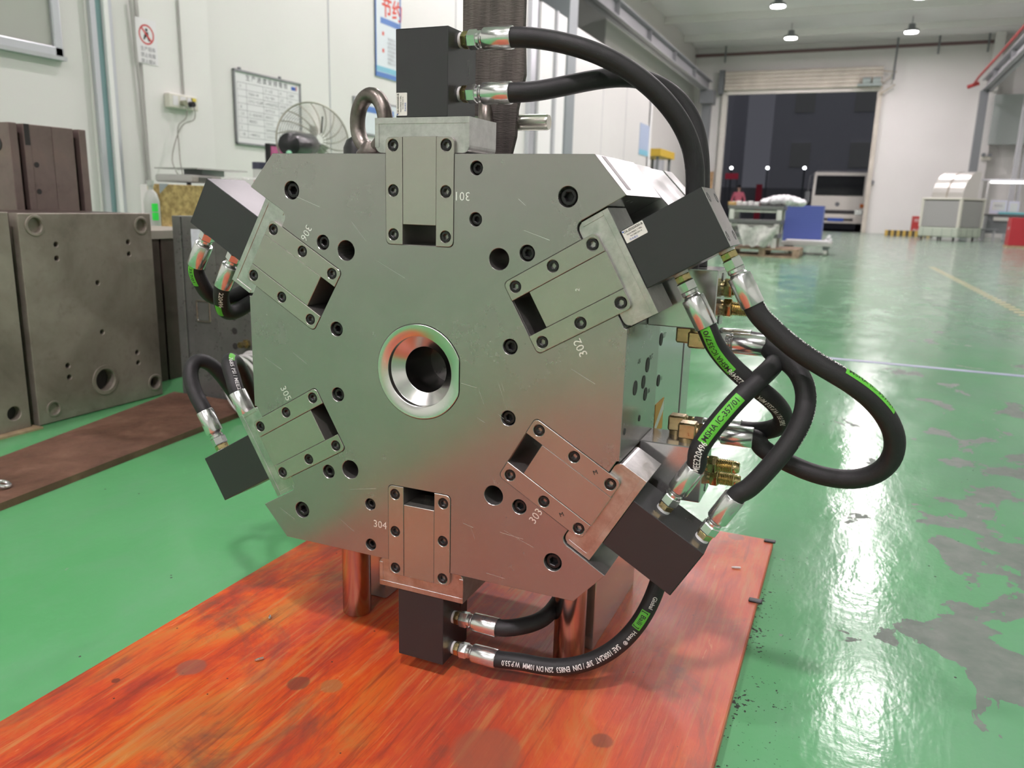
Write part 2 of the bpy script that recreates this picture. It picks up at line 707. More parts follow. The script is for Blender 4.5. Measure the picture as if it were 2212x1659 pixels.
M_BRONZE = mat('bronze_fitting', (.52, .40, .22), .33, 1., var=.2, vscale=60, rvar=.08)
M_PTFE = mat('white_ptfe_tape', (.8, .8, .78), .5)
M_RUB = mat('black_rubber', (.021, .021, .022), .55, 0., rvar=.07, vscale=30, bump=.12, bscale=900, spec=.45)
M_PRINT = mat('white_hose_print', (.78, .78, .76), .6)
M_GREENLBL = mat('green_hose_label', (.12, .52, .05), .5)
M_INK = mat('black_ink', (.02, .022, .02), .6)
M_BLUEINK = mat('blue_ink', (.05, .12, .45), .6)
M_STICK = mat('silver_sticker', (.74, .74, .70), .42)
M_ENGR = mat('bright_engraving', (.86, .86, .84), .4, .6)
M_WALL = mat('white_wall', (.80, .795, .77), .55, var=.02, vscale=.7)
M_PANEL = mat('white_panel', (.76, .755, .73), .30, var=.025, vscale=.5, spec=.4)
M_CEIL = mat('grey_ceiling', (.88, .87, .87), .6, var=.05, vscale=.4)
M_GREYST = mat('grey_painted_steel', (.20, .215, .225), .42)
M_LGREY = mat('light_grey_paint', (.50, .51, .53), .42)
M_ALU = mat('anodised_aluminium', (.66, .68, .72), .32, .8)
M_BEIGE = mat('beige_shutter', (.62, .58, .50), .5, var=.1, vscale=2)
M_REDP = mat('red_paint', (.50, .05, .05), .45)
M_EMIT = mat('lamp_lens', (1, 1, 1), .5, emit=(1, .99, .96), estr=45)

# ------------------------------------------------------------------ the hall
YB, YF = -14.0, 30.0
XL, XR = -8.0, 5.3
ZT = 6.3


def struct(name, mb, mat_, parent=None, kind='structure', smooth=False, label=None):
    o = mb.build(name, mat_, parent, smooth)
    if parent is None:
        o['kind'] = kind
    if label:
        o['label'] = label
    return o


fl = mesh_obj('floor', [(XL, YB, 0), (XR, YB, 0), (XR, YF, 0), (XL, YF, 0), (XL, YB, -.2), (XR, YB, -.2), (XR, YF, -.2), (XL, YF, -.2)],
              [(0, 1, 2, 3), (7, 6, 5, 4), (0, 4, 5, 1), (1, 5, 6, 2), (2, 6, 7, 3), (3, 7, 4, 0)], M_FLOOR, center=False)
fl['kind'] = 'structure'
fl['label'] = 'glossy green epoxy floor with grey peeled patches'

DL, DR, DT = -4.41, 0.60, 4.75          # roller door opening
struct('wall_back', MB().box(XL, DL, YF, YF + .25, 0, ZT).box(DR, XR, YF, YF + .25, 0, ZT).box(DL, DR, YF, YF + .25, DT, ZT), M_WALL, label='white end wall around the roller door')
struct('wall_right', MB().box(XR, XR + .2, YB, YF, 0, ZT), M_WALL)
struct('wall_front', MB().box(XL, XR, YB - .2, YB, 0, ZT), M_WALL)
struct('wall_left', MB().box(XL - .2, XL, YB, YF, 0, ZT), M_WALL)
cl = struct('ceiling', MB().box(XL, XR, YB, YF, ZT, ZT + .15), M_CEIL)
for k in range(15):
    y = 26.4 - 2.85 * k + 1.2
    struct('purlin', MB().box(XL, XR, y - .05, y + .05, ZT - .20, ZT), M_WALL, cl)

# white panel partition of the offices on the left
PX = -4.4
part = struct('wall_partition', MB().box(PX - .1, PX, YB, 18.80, 0, 3.68), M_PANEL, label='white sandwich-panel office partition')
for y in (-9.5, -5, -.8, 4.35, 5.95, 8.6, 14.9, 16.6):
    struct('panel_joint', MB().box(PX - .002, PX + .004, y - .008, y + .008, 0, 3.68), M_LGREY, part)
struct('trim_1', MB().box(PX - .1, PX + .03, 18.70, 18.86, 0, 3.7), mat('white_trim', (.84, .84, .83), .4), label='white corner post of the partition')
struct('trim_2', MB().box(PX, PX + .035, 3.66, 4.33, 0, 3.68, .004), M_WALL, label='white pilaster beside the whiteboard')
struct('trim_3', MB().box(PX, PX + .02, 3.24, 3.62, 0, 3.68), M_PANEL)
for i, (a, b, c, d) in enumerate(((3.245, 3.285, .05, 'a'), (3.29, 3.34, .035, 't'), (3.345, 3.38, .06, 'w'), (3.385, 3.42, .045, 'g'))):
    mm = {'a': M_ALU, 't': mat('teal_glass_edge', (.22, .36, .37), .15), 'w': mat('white_trim'), 'g': M_ALU}[d]
    struct('trim_%d' % (4 + i), MB().box(PX, PX + c, a, b, 0, 3.68), mm)
for i, (a, b, c, mm) in enumerate(((10.02, 10.16, .05, M_LGREY), (10.95, 11.14, .07, M_ALU), (11.16, 11.30, .04, M_GREYST), (11.34, 11.9, .06, mat('white_trim')), (11.96, 12.04, .09, M_LGREY), (12.05, 12.5, .06, mat('white_trim')))):
    struct('trim_%d' % (8 + i), MB().box(PX, PX + c, a, b, 0, 3.68), mm)
struct('trim_14', MB().box(PX - .45, PX + .05, 12.62, 13.06, 0, 4.76).box(PX - .46, PX + .06, 12.61, 12.64, 0, 4.76), mat('blue_grey_column', (.25, .28, .29), .45), label='grey steel crane column standing in the partition')
# a window in the partition, upper left
wf = MB()
WY0, WY1, WZ0, WZ1 = 2.30, 3.03, 1.50, 2.75
for b in ((WY0, WY1, WZ0, WZ0 + .06), (WY0, WY1, WZ1 - .06, WZ1), (WY0, WY0 + .06, WZ0, WZ1), (WY1 - .06, WY1, WZ0, WZ1)):
    wf.box(PX, PX + .035, b[0], b[1], b[2], b[3], .006)
win = struct('window_1', wf, M_ALU, label='aluminium framed office window')
gl = struct('pane', MB().box(PX + .004, PX + .012, WY0 + .05, WY1 - .05, WZ0 + .05, WZ1 - .05), mat('window_glass', (.46, .47, .43), .06, spec=.8), win)
struct('sill_strip', MB().box(PX, PX + .05, WY0 - .01, WY1 + .01, WZ0 - .02, WZ0 + .005), M_LGREY, win)
# wall beyond the partition and crane runways
struct('wall_passage', MB().box(-5.75, -5.62, 18.8, YF, 0, ZT), mat('beige_wall', (.66, .65, .62), .6))
struct('wall_step', MB().box(-5.75, PX, 18.62, 18.70, 0, 3.66), M_WALL)
struct('wall_infill', MB().box(XL, -5.62, 18.72, 18.80, 0, ZT), mat('infill_grey', (.42, .425, .41), .6))  # added to close a black gap; catches the lamp light as grey


def ibeam(name, xc, y0, y1, z0, z1, w, mat_, label):
    mb = MB().box(xc - w / 2, xc + w / 2, y0, y1, z0, z0 + .03).box(xc - w / 2, xc + w / 2, y0, y1, z1 - .03, z1).box(xc - .015, xc + .015, y0, y1, z0, z1)
    o = struct(name, mb, mat_, label=label)
    for k in range(int((y1 - y0) / 3)):
        yy = y0 + 1.5 + 3 * k
        struct('stiffener', MB().box(xc - w * .42, xc + w * .42, yy, yy + .02, z0 + .03, z1 - .03), mat_, o)
    return o


ibeam('crane_beam_left', -5.05, YB, 29.6, 4.74, 5.12, .30, mat('beam_grey', (.34, .345, .36), .42), 'grey steel crane runway beam over the partition')
ibeam('crane_beam_right', 3.62, YB, 28.7, 4.42, 4.78, .30, mat('beam_grey'), 'grey steel crane runway beam on the right')
struct('column_left', MB().box(-5.16, -4.86, 29.2, 29.5, 0, 4.74), M_GREYST, label='grey steel column left of the roller door')
struct('column_left_bracket', MB().box(-5.2, -4.75, 28.9, 29.6, 4.3, 4.74), M_GREYST)
struct('column_right', MB().box(3.44, 3.66, 28.3, 28.6, 0, 4.42), M_GREYST, label='grey steel column behind the air cooler')
struct('pilaster_right', MB().box(3.75, 4.02, 29.5, YF, 0, ZT), M_WALL)
struct('post_right', MB().box(4.42, 4.55, 26.9, 27.05, 0, 5.2).box(4.62, 4.70, 26.9, 27.05, 0, 5.2), M_LGREY, label='pair of grey steel posts at the right edge')
struct('wall_bay', MB().box(3.95, XR, 29.2, 29.4, 2.9, 4.4), mat('pale_green_glass', (.42, .47, .45), .25))
# pipes under the roof
pp = MB().tube((-5.6, 29.75, 6.02), (3.95, 29.75, 6.06), .055, seg=12)
struct('sprinkler_pipe', pp, mat('dark_red_pipe', (.16, .10, .10), .5), smooth=True)
for x in (-4.55, 0.98, 2.2, 3.6):
    struct('pipe_drop', MB().tube((x, 29.7, 5.0 if x > .5 and x < 1 else 5.75), (x, 29.7, ZT), .03, seg=8), M_GREYST, smooth=True)
struct('fire_pipe', MB().sweep([(3.3, 29.3, 4.72), (3.36, 28.6, 4.86), (3.42, 25, 4.9), (3.42, 15, 4.9)], .035, 8).tube((3.15, 29.35, 4.66), (3.45, 29.25, 4.76), .06, seg=10), M_REDP, smooth=True)

# roller shutter over the door
sh = MB()
for k in range(5):
    sh.tube((DL - .08, 29.72, 4.86 + .13 * k), (DR + .05, 29.72, 4.86 + .13 * k), .072, seg=12)
dr = struct('door_1', sh, M_BEIGE, smooth=True, label='rolled-up beige roller shutter above the doorway')
struct('bottom_rail', MB().box(DL - .02, DR + .02, 29.78, 29.86, DT - .08, DT + .06, .01), mat('pale_rail', (.72, .70, .64), .4), dr)
struct('guide_rail', MB().box(DR - .05, DR + .10, 29.84, 29.99, 0, DT + .1, .01), M_BEIGE, dr)
struct('guide_rail', MB().box(DL - .16, DL + .03, 29.84, 29.99, 0, DT + .1, .01), mat('pale_rail'), dr)
struct('side_bracket', MB().box(DL - .3, DL - .12, 29.7, 29.98, DT - .05, DT + .75), M_GREYST, dr)
mo = MB().tube((.05, 29.5, 4.95), (.30, 29.5, 4.95), .13, seg=14).tube((.36, 29.5, 4.95), (.60, 29.5, 4.95), .13, seg=14).box(-.1, .65, 29.4, 29.7, 4.80, 4.87)
struct('motor', mo, mat('green_grey_motor', (.30, .36, .34), .5), dr, smooth=True)
struct('bracket', MB().sweep([(.55, 29.7, 5.3), (1.05, 29.7, 5.25), (.65, 29.7, 4.9), (1.05, 29.7, 4.85), (.62, 29.7, 4.55)], .022, 6), mat('tan_rod', (.45, .40, .28), .5), dr)
struct('door_2', MB().box(-5.615, -5.58, 24.3, 25.5, 0, 2.25).box(-5.62, -5.55, 24.2, 24.32, 0, 2.35).box(-5.62, -5.55, 25.48, 25.6, 0, 2.35), M_LGREY)

# ground and night scene outside
struct('yard_ground', MB().box(-30, 40, YF + .25, 75, -.25, -.03), mat('dark_asphalt', (.045, .047, .052), .6))

# ------------------------------------------------------------------ high-bay lamps
def high_bay(x, y, i):
    lab = {(0, 0): 'high-bay lamp, far left one of the four in view', (1, 0): 'high-bay lamp, far right one of the four in view',
           (0, 1): 'high-bay lamp, nearer left one of the four in view', (1, 1): 'high-bay lamp, nearer right one cut by the top edge'}
    col = LAMP_X.index(x)
    e = empty('high_bay_lamp', (x, y, LAMP_Z), lab.get((col, i), 'high-bay lamp hanging from the roof outside the picture'), 'lamp', 'high-bay lamps under the roof')
    MB().lathe((x, y, LAMP_Z + .02), (x, y, LAMP_Z + .24), [(0, .20), (.15, .21), (.3, .19), (.45, .10), (1, .09)], 20).build('housing', M_GREYST, e, True)
    MB().tube((x, y, LAMP_Z), (x, y, LAMP_Z + .018), .18, seg=20).build('lens', M_EMIT, e, True)
    MB().tube((x, y, LAMP_Z + .24), (x, y, ZT), .012, seg=6).build('hanger', M_GREYST, e)
    l = bpy.data.lights.new('lamp_light', 'AREA')
    l.shape = 'DISK'
    l.size = .36
    l.energy = LAMP_W * (1.9 if abs(y + 2.8) < .1 and x > 0 else 1.0)     # one lamp boosted to make the mould's shadow stronger
    l.color = LAMP_C
    lo = bpy.data.objects.new('lamp_light', l)
    COL.objects.link(lo)
    lo.parent = e
    lo.location = (0, 0, -.012)


for i, y in enumerate(LAMP_Y):
    for x in LAMP_X:
        high_bay(x, y, i)

# ------------------------------------------------------------------ painted plywood under the mould
ZB = ZC - .43                   # top of the board
bd = MB().box(-.418, .403, -1.75, .712, 0.0, ZB, .002).build('plywood_board', M_BOARD)
tag(bd, 'worn orange-red painted plywood sheet lying under the steel mould', 'board')

# ------------------------------------------------------------------ the mould
mould = empty('injection_mould', (0, .2, ZB), 'steel injection mould with a round sprue bush and six black hydraulic cylinders', 'mould')
MODS = []
for k in range(6):
    a = rad(90 - 60 * k)
    MODS.append(((cos(a), sin(a)), (sin(a), -cos(a))))


def muv(k, u, v):
    d, r = MODS[k]
    return (d[0] * v + r[0] * u, d[1] * v + r[1] * u)


def W3(x, y, z):
    return Vector((x, y, z + ZC))


def modv(k, u, y, v):
    x, z = muv(k, u, v)
    return W3(x, y, z)


HB = .2655                        # half size of the octagonal plate
# outline of one quadrant (x > 0, z > 0), from the top middle clockwise to the right middle, with the pocket of the 30 degree module
def line_x(p, q, r_, s):
    d1, d2 = (q[0] - p[0], q[1] - p[1]), (s[0] - r_[0], s[1] - r_[1])
    den = d1[0] * d2[1] - d1[1] * d2[0]
    t = ((r_[0] - p[0]) * d2[1] - (r_[1] - p[1]) * d2[0]) / den
    return (p[0] + d1[0] * t, p[1] + d1[1] * t)


PW, PV, PR = .0652, .2655, .010   # bracket pocket half width, inner edge, corner radius
c0, c1 = (.2175, HB), (.2592, .2187)
A = line_x(c0, c1, muv(1, -PW, .28), muv(1, -PW, .35))
GW, GV0, GV1, SW = .0464, .1578, .2846, .0231       # gib half width, inner end, outer end, slide half width
g = .0004


def quadrant(w, v0):
    r = .006 if w > .03 else 0
    q = [c0, A]
    for i in range(6):
        t = PI / 2 * i / 5
        q.append(muv(1, -PW + PR - PR * cos(t), PV + PR - PR * sin(t)))
    q.append(muv(1, -w, PV))
    if r:
        q += [muv(1, -w + r - r * cos(PI / 2 * i / 4), v0 + r - r * sin(PI / 2 * i / 4)) for i in range(5)]
        q += [muv(1, w - r + r * sin(PI / 2 * i / 4), v0 + r - r * cos(PI / 2 * i / 4)) for i in range(5)]
    elif w > 0:
        q += [muv(1, -w, v0), muv(1, w, v0)]
    q.append(muv(1, w, PV))
    q.append(muv(1, PW - .002, PV))
    q += [muv(1, PW, PV + .002), line_x(muv(1, PW, .25), muv(1, PW, .29), (HB, 0), (HB, .1))]
    return q


def notch(top, w, depth_v):
    """gib slot that breaks out through the top or bottom edge of the plate"""
    r = .006 if w > .03 else 0
    pts = [(-w, HB)]
    if r:
        pts += [(-w + r - r * cos(PI / 2 * i / 4), depth_v + r - r * sin(PI / 2 * i / 4)) for i in range(5)]
        pts += [(w - r + r * sin(PI / 2 * i / 4), depth_v + r - r * cos(PI / 2 * i / 4)) for i in range(5)]
    else:
        pts += [(-w, depth_v), (w, depth_v)]
    pts += [(w, HB)]
    return pts if top else [(-x, -z) for x, z in pts]


def outline(w, v0):
    q = quadrant(w, v0)
    return (notch(True, w, v0) if w else []) + q + [(x, -z) for x, z in reversed(q)] + (notch(False, w, v0) if w else []) + [(-x, -z) for x, z in q] + [(-x, z) for x, z in reversed(q)]


def mod_rect(k, w, v0, v1, r):
    return [muv(k, u, v) for u, v in rrect(-w, w, v0, v1, r, rs=(0, 0, r, r))]


BIG = [(sx * .1888, sz * .2195) for sx in (-1, 1) for sz in (1, -1)]
MID = [(sx * .1420, sz * .1552) for sx in (-1, 1) for sz in (1, -1)] + [(sx * .1239, sz * .0441) for sx in (-1, 1) for sz in (1, -1)]
THR = [(sx * .1067, sz * .1465) for sx in (-1, 1) for sz in (1, -1)]
SML = [(.0754, .2495), (.0754, .1912), (-.0754, -.1909), (-.0754, -.2494)]
ring_hole = [(min(x, .0572), z) for x, z in circle(.0612, 64)]

fp = MB()
cb = [circle(.0116, 28, c) for c in BIG] + [circle(.0095, 26, c) for c in MID] + [circle(.0081, 24, c) for c in SML]
thr = [circle(.0128, 30, c) for c in THR]
T1, T2, T3 = .0042, .032, .085


def shift(vf, dz=ZC):
    v, f = vf
    return [Vector((p.x, p.y, p.z + dz)) for p in v], f


fp.add(*shift(plate2d(outline(GW + g, GV0 - g), cb + thr + [ring_hole], 0, T1, .0005)))
fp.add(*shift(plate2d(outline(SW + g, GV0), cb + thr + [circle(.047, 48)], T1, T2)))
fp.add(*shift(plate2d(outline(SW + g, GV0), thr + [circle(.030, 40)], T2, T3)))
fp.add(*shift(plate2d(outline(0, 0), [], T3, .165)))
front = fp.build('front_plate', M_STEEL, mould)
front['label'] = 'ground steel front plate with chamfered corners'

# plates behind
def octa(h, c):
    return [(c, h), (h, c), (h, -c), (c, -h), (-c, -h), (-h, -c), (-h, c), (-c, h)]


def oct_plate(name, h, c, y0, y1, mat_=None, bev=.0008):
    return MB().add(*shift(plate2d(octa(h, c), [], y0, y1, bev))).build(name, mat_ or M_SIDE, mould)


oct_plate('core_plate', HB - .0005, .214, .1662, .265, None, .0014)
oct_plate('support_plate', HB - .002, .214, .2668, .344, None, .0014)
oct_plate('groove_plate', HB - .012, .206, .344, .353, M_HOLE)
oct_plate('clamp_plate', HB - .001, .214, .353, .408)

# screws -----------------------------------------------------------
def screw_mesh(name, r, h, hexr):
    mb = MB()
    v, f = plate2d(circle(r, 28), [circle(hexr, 6)], 0, h, r * .09)
    mb.add(v, f)
    mb.add([(hexr * cos(PI / 3 * i), h * .92, hexr * sin(PI / 3 * i)) for i in range(6)], [tuple(range(6))])
    n = 28
    # knurled looking rim line
    me = bpy.data.meshes.new(name)
    me.from_pydata(mb.v, [], mb.f)
    me.materials.append(M_SCREW)
    me.update()
    return me


S_BIG = screw_mesh('socket_screw_large', .0094, .0095, .0056)
S_MID = screw_mesh('socket_screw_medium', .0077, .008, .0045)
S_SML = screw_mesh('socket_screw_small', .0064, .0065, .0036)
for lst, me, dy in ((BIG, S_BIG, .003), (MID, S_MID, .003), (SML, S_SML, .0038)):
    for c in lst:
        inst(me, 'screw', W3(c[0], dy, c[1]), (0, random.uniform(0, PI), 0), front)

# sprue bush / locating ring -----------------------------------------
nt = NT('turned_steel')
nt.b.inputs['Base Color'].default_value = (.70, .69, .67, 1)
nt.b.inputs['Metallic'].default_value = 1
nt.b.inputs['Roughness'].default_value = .2
nt.b.inputs['Anisotropic'].default_value = .75
tg = nt.t.nodes.new('ShaderNodeTangent')
tg.direction_type = 'RADIAL'
tg.axis = 'Y'
nt.link(tg.outputs[0], nt.b.inputs['Tangent'])
M_TURN = nt.M


def ring_prof(prof, seg=96, flat=None):
    v, f = [], []
    for y, r in prof:
        for i in range(seg):
            th = 2 * PI * i / seg
            x, z = r * cos(th), r * sin(th)
            if flat and r > .05:
                x = min(x, flat)
            v.append(W3(x, y, z))
    for j in range(len(prof) - 1):
        for i in range(seg):
            k = (i + 1) % seg
            f.append((j * seg + i, (j + 1) * seg + i, (j + 1) * seg + k, j * seg + k))
    return v, f


ringo = mesh_obj('locating_ring', *ring_prof([(.0035, .0606), (-.0006, .0606), (-.0011, .0600), (-.0002, .0462), (.0004, .0455), (.0068, .0452), (.0072, .0448), (.0165, .0305), (.0170, .0300), (.03, .0300)], 96, .0566), M_TURN, mould, True)
ringo['label'] = 'bright turned sprue bush ring with one flat side'
mesh_obj('sprue_bore', *ring_prof([(.0172, .0299), (.10, .0299), (.10, .0001)], 48), M_HOLE, ringo, True)

# slide modules ------------------------------------------------------
GSV = (.275, .2221, .1695)
PORT_V = (.396, .341)
PORT_Y = .036
PSIDE = {0: 1, 1: 1, 2: -1, 3: -1, 4: 1, 5: -1}
CYL = []
names = ['top', 'upper right', 'lower right', 'bottom', 'lower left', 'upper left']
for k in range(6):
    # gibs
    for s in (-1, 1):
        u0, u1 = (-GW, -SW - .0001) if s < 0 else (SW + .0001, GW)
        ro = .0065
        rs = (ro if s > 0 else 0, ro if s < 0 else 0, ro if s < 0 else 0, ro if s > 0 else 0)
        poly = rrect(u0, u1, GV0, GV1, ro, rs=rs)
        mb = MB()
        v, f = plate2d(poly, [circle(.0073, 24, (s * .036, q)) for q in GSV], -.0009, T1 - .0001, .0004)
        mb.add([modv(k, p.x, p.y, p.z) for p in v], f)
        gb = mb.build('gib', M_GIB, mould)
        for q in GSV:
            inst(S_SML, 'screw', modv(k, s * .036, .0002, q), (0, random.uniform(0, PI), 0), gb)
    # slide
    mb = MB()
    v, f = plate2d(rrect(-SW + .0003, SW - .0003, .1822, .2852, 0), [], -.0004, .045, .0004)
    mb.add([modv(k, p.x, p.y, p.z) for p in v], f)
    sl = mb.build('slide', M_GIB, mould)
    tm = MB()
    if k == 2:
        for (px, py) in ((1286, 1021), (1213, 1112)):
            p = at(px, py, Y=-.0013)
            text_plane(tm, 'M', .0075, p, (.9, 0, .45), (-.45, 0, .9))
    elif k == 1:
        p = at(1248, 626, Y=-.0008)
        text_plane(tm, '2', .007, p, (0, 0, 1), (-1, 0, 0))
    if tm.v:
        tm.build('scribed_mark', M_INK if k == 2 else M_ENGR, sl)
    # cylinder bracket with screws on its outer face
    mb = MB()
    v, f = plate2d(rrect(-.064, .064, .2662, .3072, .009, rs=(0, 0, .009, .009)), [], T1 + .0001, .0782, .0006)
    mb.add([modv(k, p.x, p.y, p.z) for p in v], f)
    # milled step around the gibs
    v, f = plate2d([(-.064, .300), (.064, .300), (.064, .3072), (-.064, .3072)], [], T1 - .0006, T1 + .0003, .0002)
    mb.add([modv(k, p.x, p.y, p.z) for p in v], f)
    v, f = plate2d([(-.064, .273), (-.0585, .273), (-.0585, .3), (-.064, .3)], [], T1 - .0006, T1 + .0003, .0002)
    mb.add([modv(k, p.x, p.y, p.z) for p in v], f)
    v, f = plate2d([(.0585, .273), (.064, .273), (.064, .3), (.0585, .3)], [], T1 - .0006, T1 + .0003, .0002)
    mb.add([modv(k, p.x, p.y, p.z) for p in v], f)
    br = mb.build('cylinder_bracket', M_MILL, mould)
    tilt = rad(90 - 60 * k)
    for u in (-.049, .049):
        for y in (.028, .058):
            o = inst(S_MID, 'screw', modv(k, u, y, .3068), None, br)
            # screw heads face outward along the cylinder axis
            d = Vector((MODS[k][0][0], 0, MODS[k][0][1]))
            o.rotation_euler = Vector((0, -1, 0)).rotation_difference(d).to_euler()
    # black cylinder
    mb = MB()
    v, f = plate2d(rrect(-.0347, .0347, .3074, .4055, .0), [], .0046, .0775, .0007)
    mb.add([modv(k, p.x, p.y, p.z) for p in v], f)
    cy = mb.build('hydraulic_cylinder', M_BLACKAL, mould)
    cy['label'] = 'black hydraulic cylinder block at the %s' % names[k]
    cap = MB()
    v, f = plate2d(rrect(-.0343, .0343, .4055, .4062, 0), [], .0052, .077, .0002)
    cap.add([modv(k, p.x, p.y, p.z) for p in v], f)
    cap.build('end_face', M_POL if k == 1 else M_BLACKAL, cy)
    for u in (-.023, .023):
        for y in (.0175, .0645):
            o = inst(S_SML, 'screw', modv(k, u, y, .4064), None, cy)
            d = Vector((MODS[k][0][0], 0, MODS[k][0][1]))
            o.rotation_euler = Vector((0, -1, 0)).rotation_difference(d).to_euler()
    # sticker
    if k in (0, 1):
        lb = MB()
        v, f = plate2d(rrect(-.0338, -.0192, .3092, .3352, .001), [], .0040, .0047)
        lb.add([modv(k, p.x, p.y, p.z) for p in v], f)
        nm = lb.build('nameplate', M_STICK, cy)
        xd = (MODS[k][0][0], 0, MODS[k][0][1])
        yd = (-MODS[k][1][0], 0, -MODS[k][1][1])
        tb = MB()
        text_plane(tb, 'CX-SD50X50-B', .0036, modv(k, -.0312, .0037, .3225), xd, yd, bold=.01)
        text_plane(tb, 'MAX.PRESS 7 MPa', .0024, modv(k, -.0275, .0037, .3225), xd, yd, bold=.004)
        text_plane(tb, 'NO.00810001A', .0022, modv(k, -.0246, .0037, .3235), xd, yd)
        tb.build('print', M_INK, nm)
        tb = MB()
        text_plane(tb, '日本液圧', .0026, modv(k, -.0212, .0037, .3190), xd, yd)
        tb.add([modv(k, u_, .0037, v_) for u_, v_ in ((-.0330, .3097), (-.0330, .3112), (-.0315, .3112), (-.0315, .3097))], [(0, 1, 2, 3)])
        tb.build('blue_print', M_BLUEINK, nm)
    CYL.append(cy)
# stamped numbers ------------------------------------------------------
for k, (px, py) in enumerate([(998, 423), (1254, 751), (1158, 1115), (821, 1134), (617, 850), (661, 503)]):
    p = at(px, py, Y=-.0003)
    d = MODS[k][0]
    tb = MB()
    text_plane(tb, '30%d' % (k + 1), .0145, p, (-d[1], 0, d[0]), (-d[0], 0, -d[1]))
    tb.build('stamped_number', M_ENGR, front)

# scratches on the ground face: thin bright grooves
sb = MB()
for _ in range(34):
    x, z = random.uniform(-.24, .24), random.uniform(-.23, .24)
    if any(abs(x * MODS[k][1][0] + z * MODS[k][1][1]) < .07 and x * MODS[k][0][0] + z * MODS[k][0][1] > .14 for k in range(6)) or math.hypot(x, z) < .075:
        continue
    a = random.choice((-.35, -.45, -.3, -.55, .2, -1.2))
    L = random.uniform(.006, .045)
    w = random.uniform(.00008, .0002)
    dx, dz = cos(a) * L / 2, sin(a) * L / 2
    sb.add([W3(x - dx, -.00025, z - dz), W3(x + dx, -.00025, z + dz - w), W3(x + dx, -.00025, z + dz + w), W3(x - dx, -.00025, z - dz + w * .5)], [(0, 1, 2, 3)])
for (x0, y0, x1, y1) in ((640, 425, 690, 447), (1000, 1130, 1022, 1140), (1080, 1150, 1130, 1165), (1050, 1238, 1090, 1250), (996, 828, 1030, 838), (1120, 430, 1135, 444), (760, 480, 790, 520)):
    p, q = at(x0, y0, Y=-.00025), at(x1, y1, Y=-.00025)
    sb.add([p, q, q + Vector((0, 0, .0003)), p + Vector((0, 0, .0003))], [(0, 1, 2, 3)])
sb.build('scratches', M_ENGR, front)

# water holes, marks and sticker on the right side --------------------------------
for (y, z, r) in ((.179, .0403, .0085), (.1087, .0181, .0095), (.0924, -.0008, .0085), (.0519, -.0002, .0090), (.1066, -.0191, .0085), (.1795, -.0159, .0080), (.0828, -.0449, .0040), (.014, -.0446, .0040)):
    xx = HB if y < .165 else HB - .0004
    MB().lathe(W3(xx - .0035, y, z), W3(xx + .0006, y, z), [(0, r * .98), (.9, r), (1, r)], 20).build('port_hole', M_DARK, front, True)
tb = MB()
for (t, y, z) in (('OUT', .125, .025), ('IN', .125, -.019), ('1-IN', .062, .03), ('OUT', .195, .043), ('IN', .195, -.016)):
    text_plane(tb, t, .009, W3(HB + .0004, y, z), (0, 1, 0), (0, 0, 1))
tb.build('stamped_text', M_INK, front)
st = MB().box(HB - .0004, HB + .0002, .172, .222, -.092 + ZC, -.048 + ZC).build('warning_sticker', mat('orange_sticker', (.72, .36, .06), .5), mould)
MB().prism([(.172, -.078 + ZC), (.222, -.050 + ZC), (.222, -.066 + ZC), (.172, -.090 + ZC)], HB + .0002, HB + .0004, 'X').build('white_band', mat('white_print', (.8, .8, .78), .5), st)

# manifold blocks on the right side
def jic(p, L=.028):
    e = MB().tube(p, p + Vector((.002, 0, 0)), .0095, seg=18).lathe(p + Vector((.002, 0, 0)), p + Vector((.012, 0, 0)), [(0, .0115), (.1, .0122), (.9, .0122), (1, .0112)], 6)
    prof = []
    n = 9
    for i in range(n):
        prof += [(i / n * .72, .0078), ((i + .5) / n * .72, .0089)]
    prof += [(.73, .0078), (.86, .0082), (1, .0062)]
    e.lathe(p + Vector((.012, 0, 0)), p + Vector((.012 + L, 0, 0)), prof, 18)
    return e


BX = .3456
for s, nm in ((1, 'upper'), (-1, 'lower')):
    z0, z1 = (.0705, .141) if s > 0 else (-.1465, -.076)
    blk = MB().box(HB, BX, .093, .158, z0 + ZC, z1 + ZC, .0012).build('manifold_block', M_SIDE, mould)
    blk['label'] = '%s manifold block with two yellow pipe unions' % nm
    for (px, py) in (((1562, 622), (1560, 665)) if s > 0 else ((1528, 1001), (1532, 1029))):
        pt = at(px, py, X=BX)
        jic(pt).build('pipe_union', M_BRASS, blk, True)
    for yy, zz in ((.128, .131), (.122, .080)) if s > 0 else ((.128, -.137), (.115, -.085)):
        MB().tube(W3(BX - .002, yy, zz), W3(BX + .0006, yy, zz), .0052, seg=16).build('screw_hole', M_HOLE, blk, True)


def elbow(pb, up):
    """forged elbow: vertical leg into the block at pb, horizontal outlet along +X; returns object pieces and outlet point"""
    z = Vector((0, 0, up))
    c = pb + z * .016
    mb = MB().tube(pb, pb + z * .006, .0098, seg=16)
    mb.box(c.x - .0105, c.x + .012, c.y - .0105, c.y + .0105, min(pb.z + up * .005, c.z + up * .0095), max(pb.z + up * .005, c.z + up * .0095), .0022)
    mb.tube(c + Vector((.012, 0, 0)), c + Vector((.022, 0, 0)), .0085, seg=18)
    mb.lathe(c + Vector((.014, 0, 0)), c + Vector((.019, 0, 0)), [(0, .0105), (1, .0105)], 6)
    return mb, c + Vector((.022, 0, 0))


ELB = {}
for key, pb, up in (('u1', W3(.303, .146, .0705), -1), ('u2', W3(.324, .114, .0705), -1), ('l1', W3(.301, .146, -.076), 1), ('l2', W3(.320, .116, -.076), 1)):
    mb, out = elbow(pb, up)
    e = mb.build('elbow_fitting', M_BRONZE, mould, True)
    ELB[key] = out

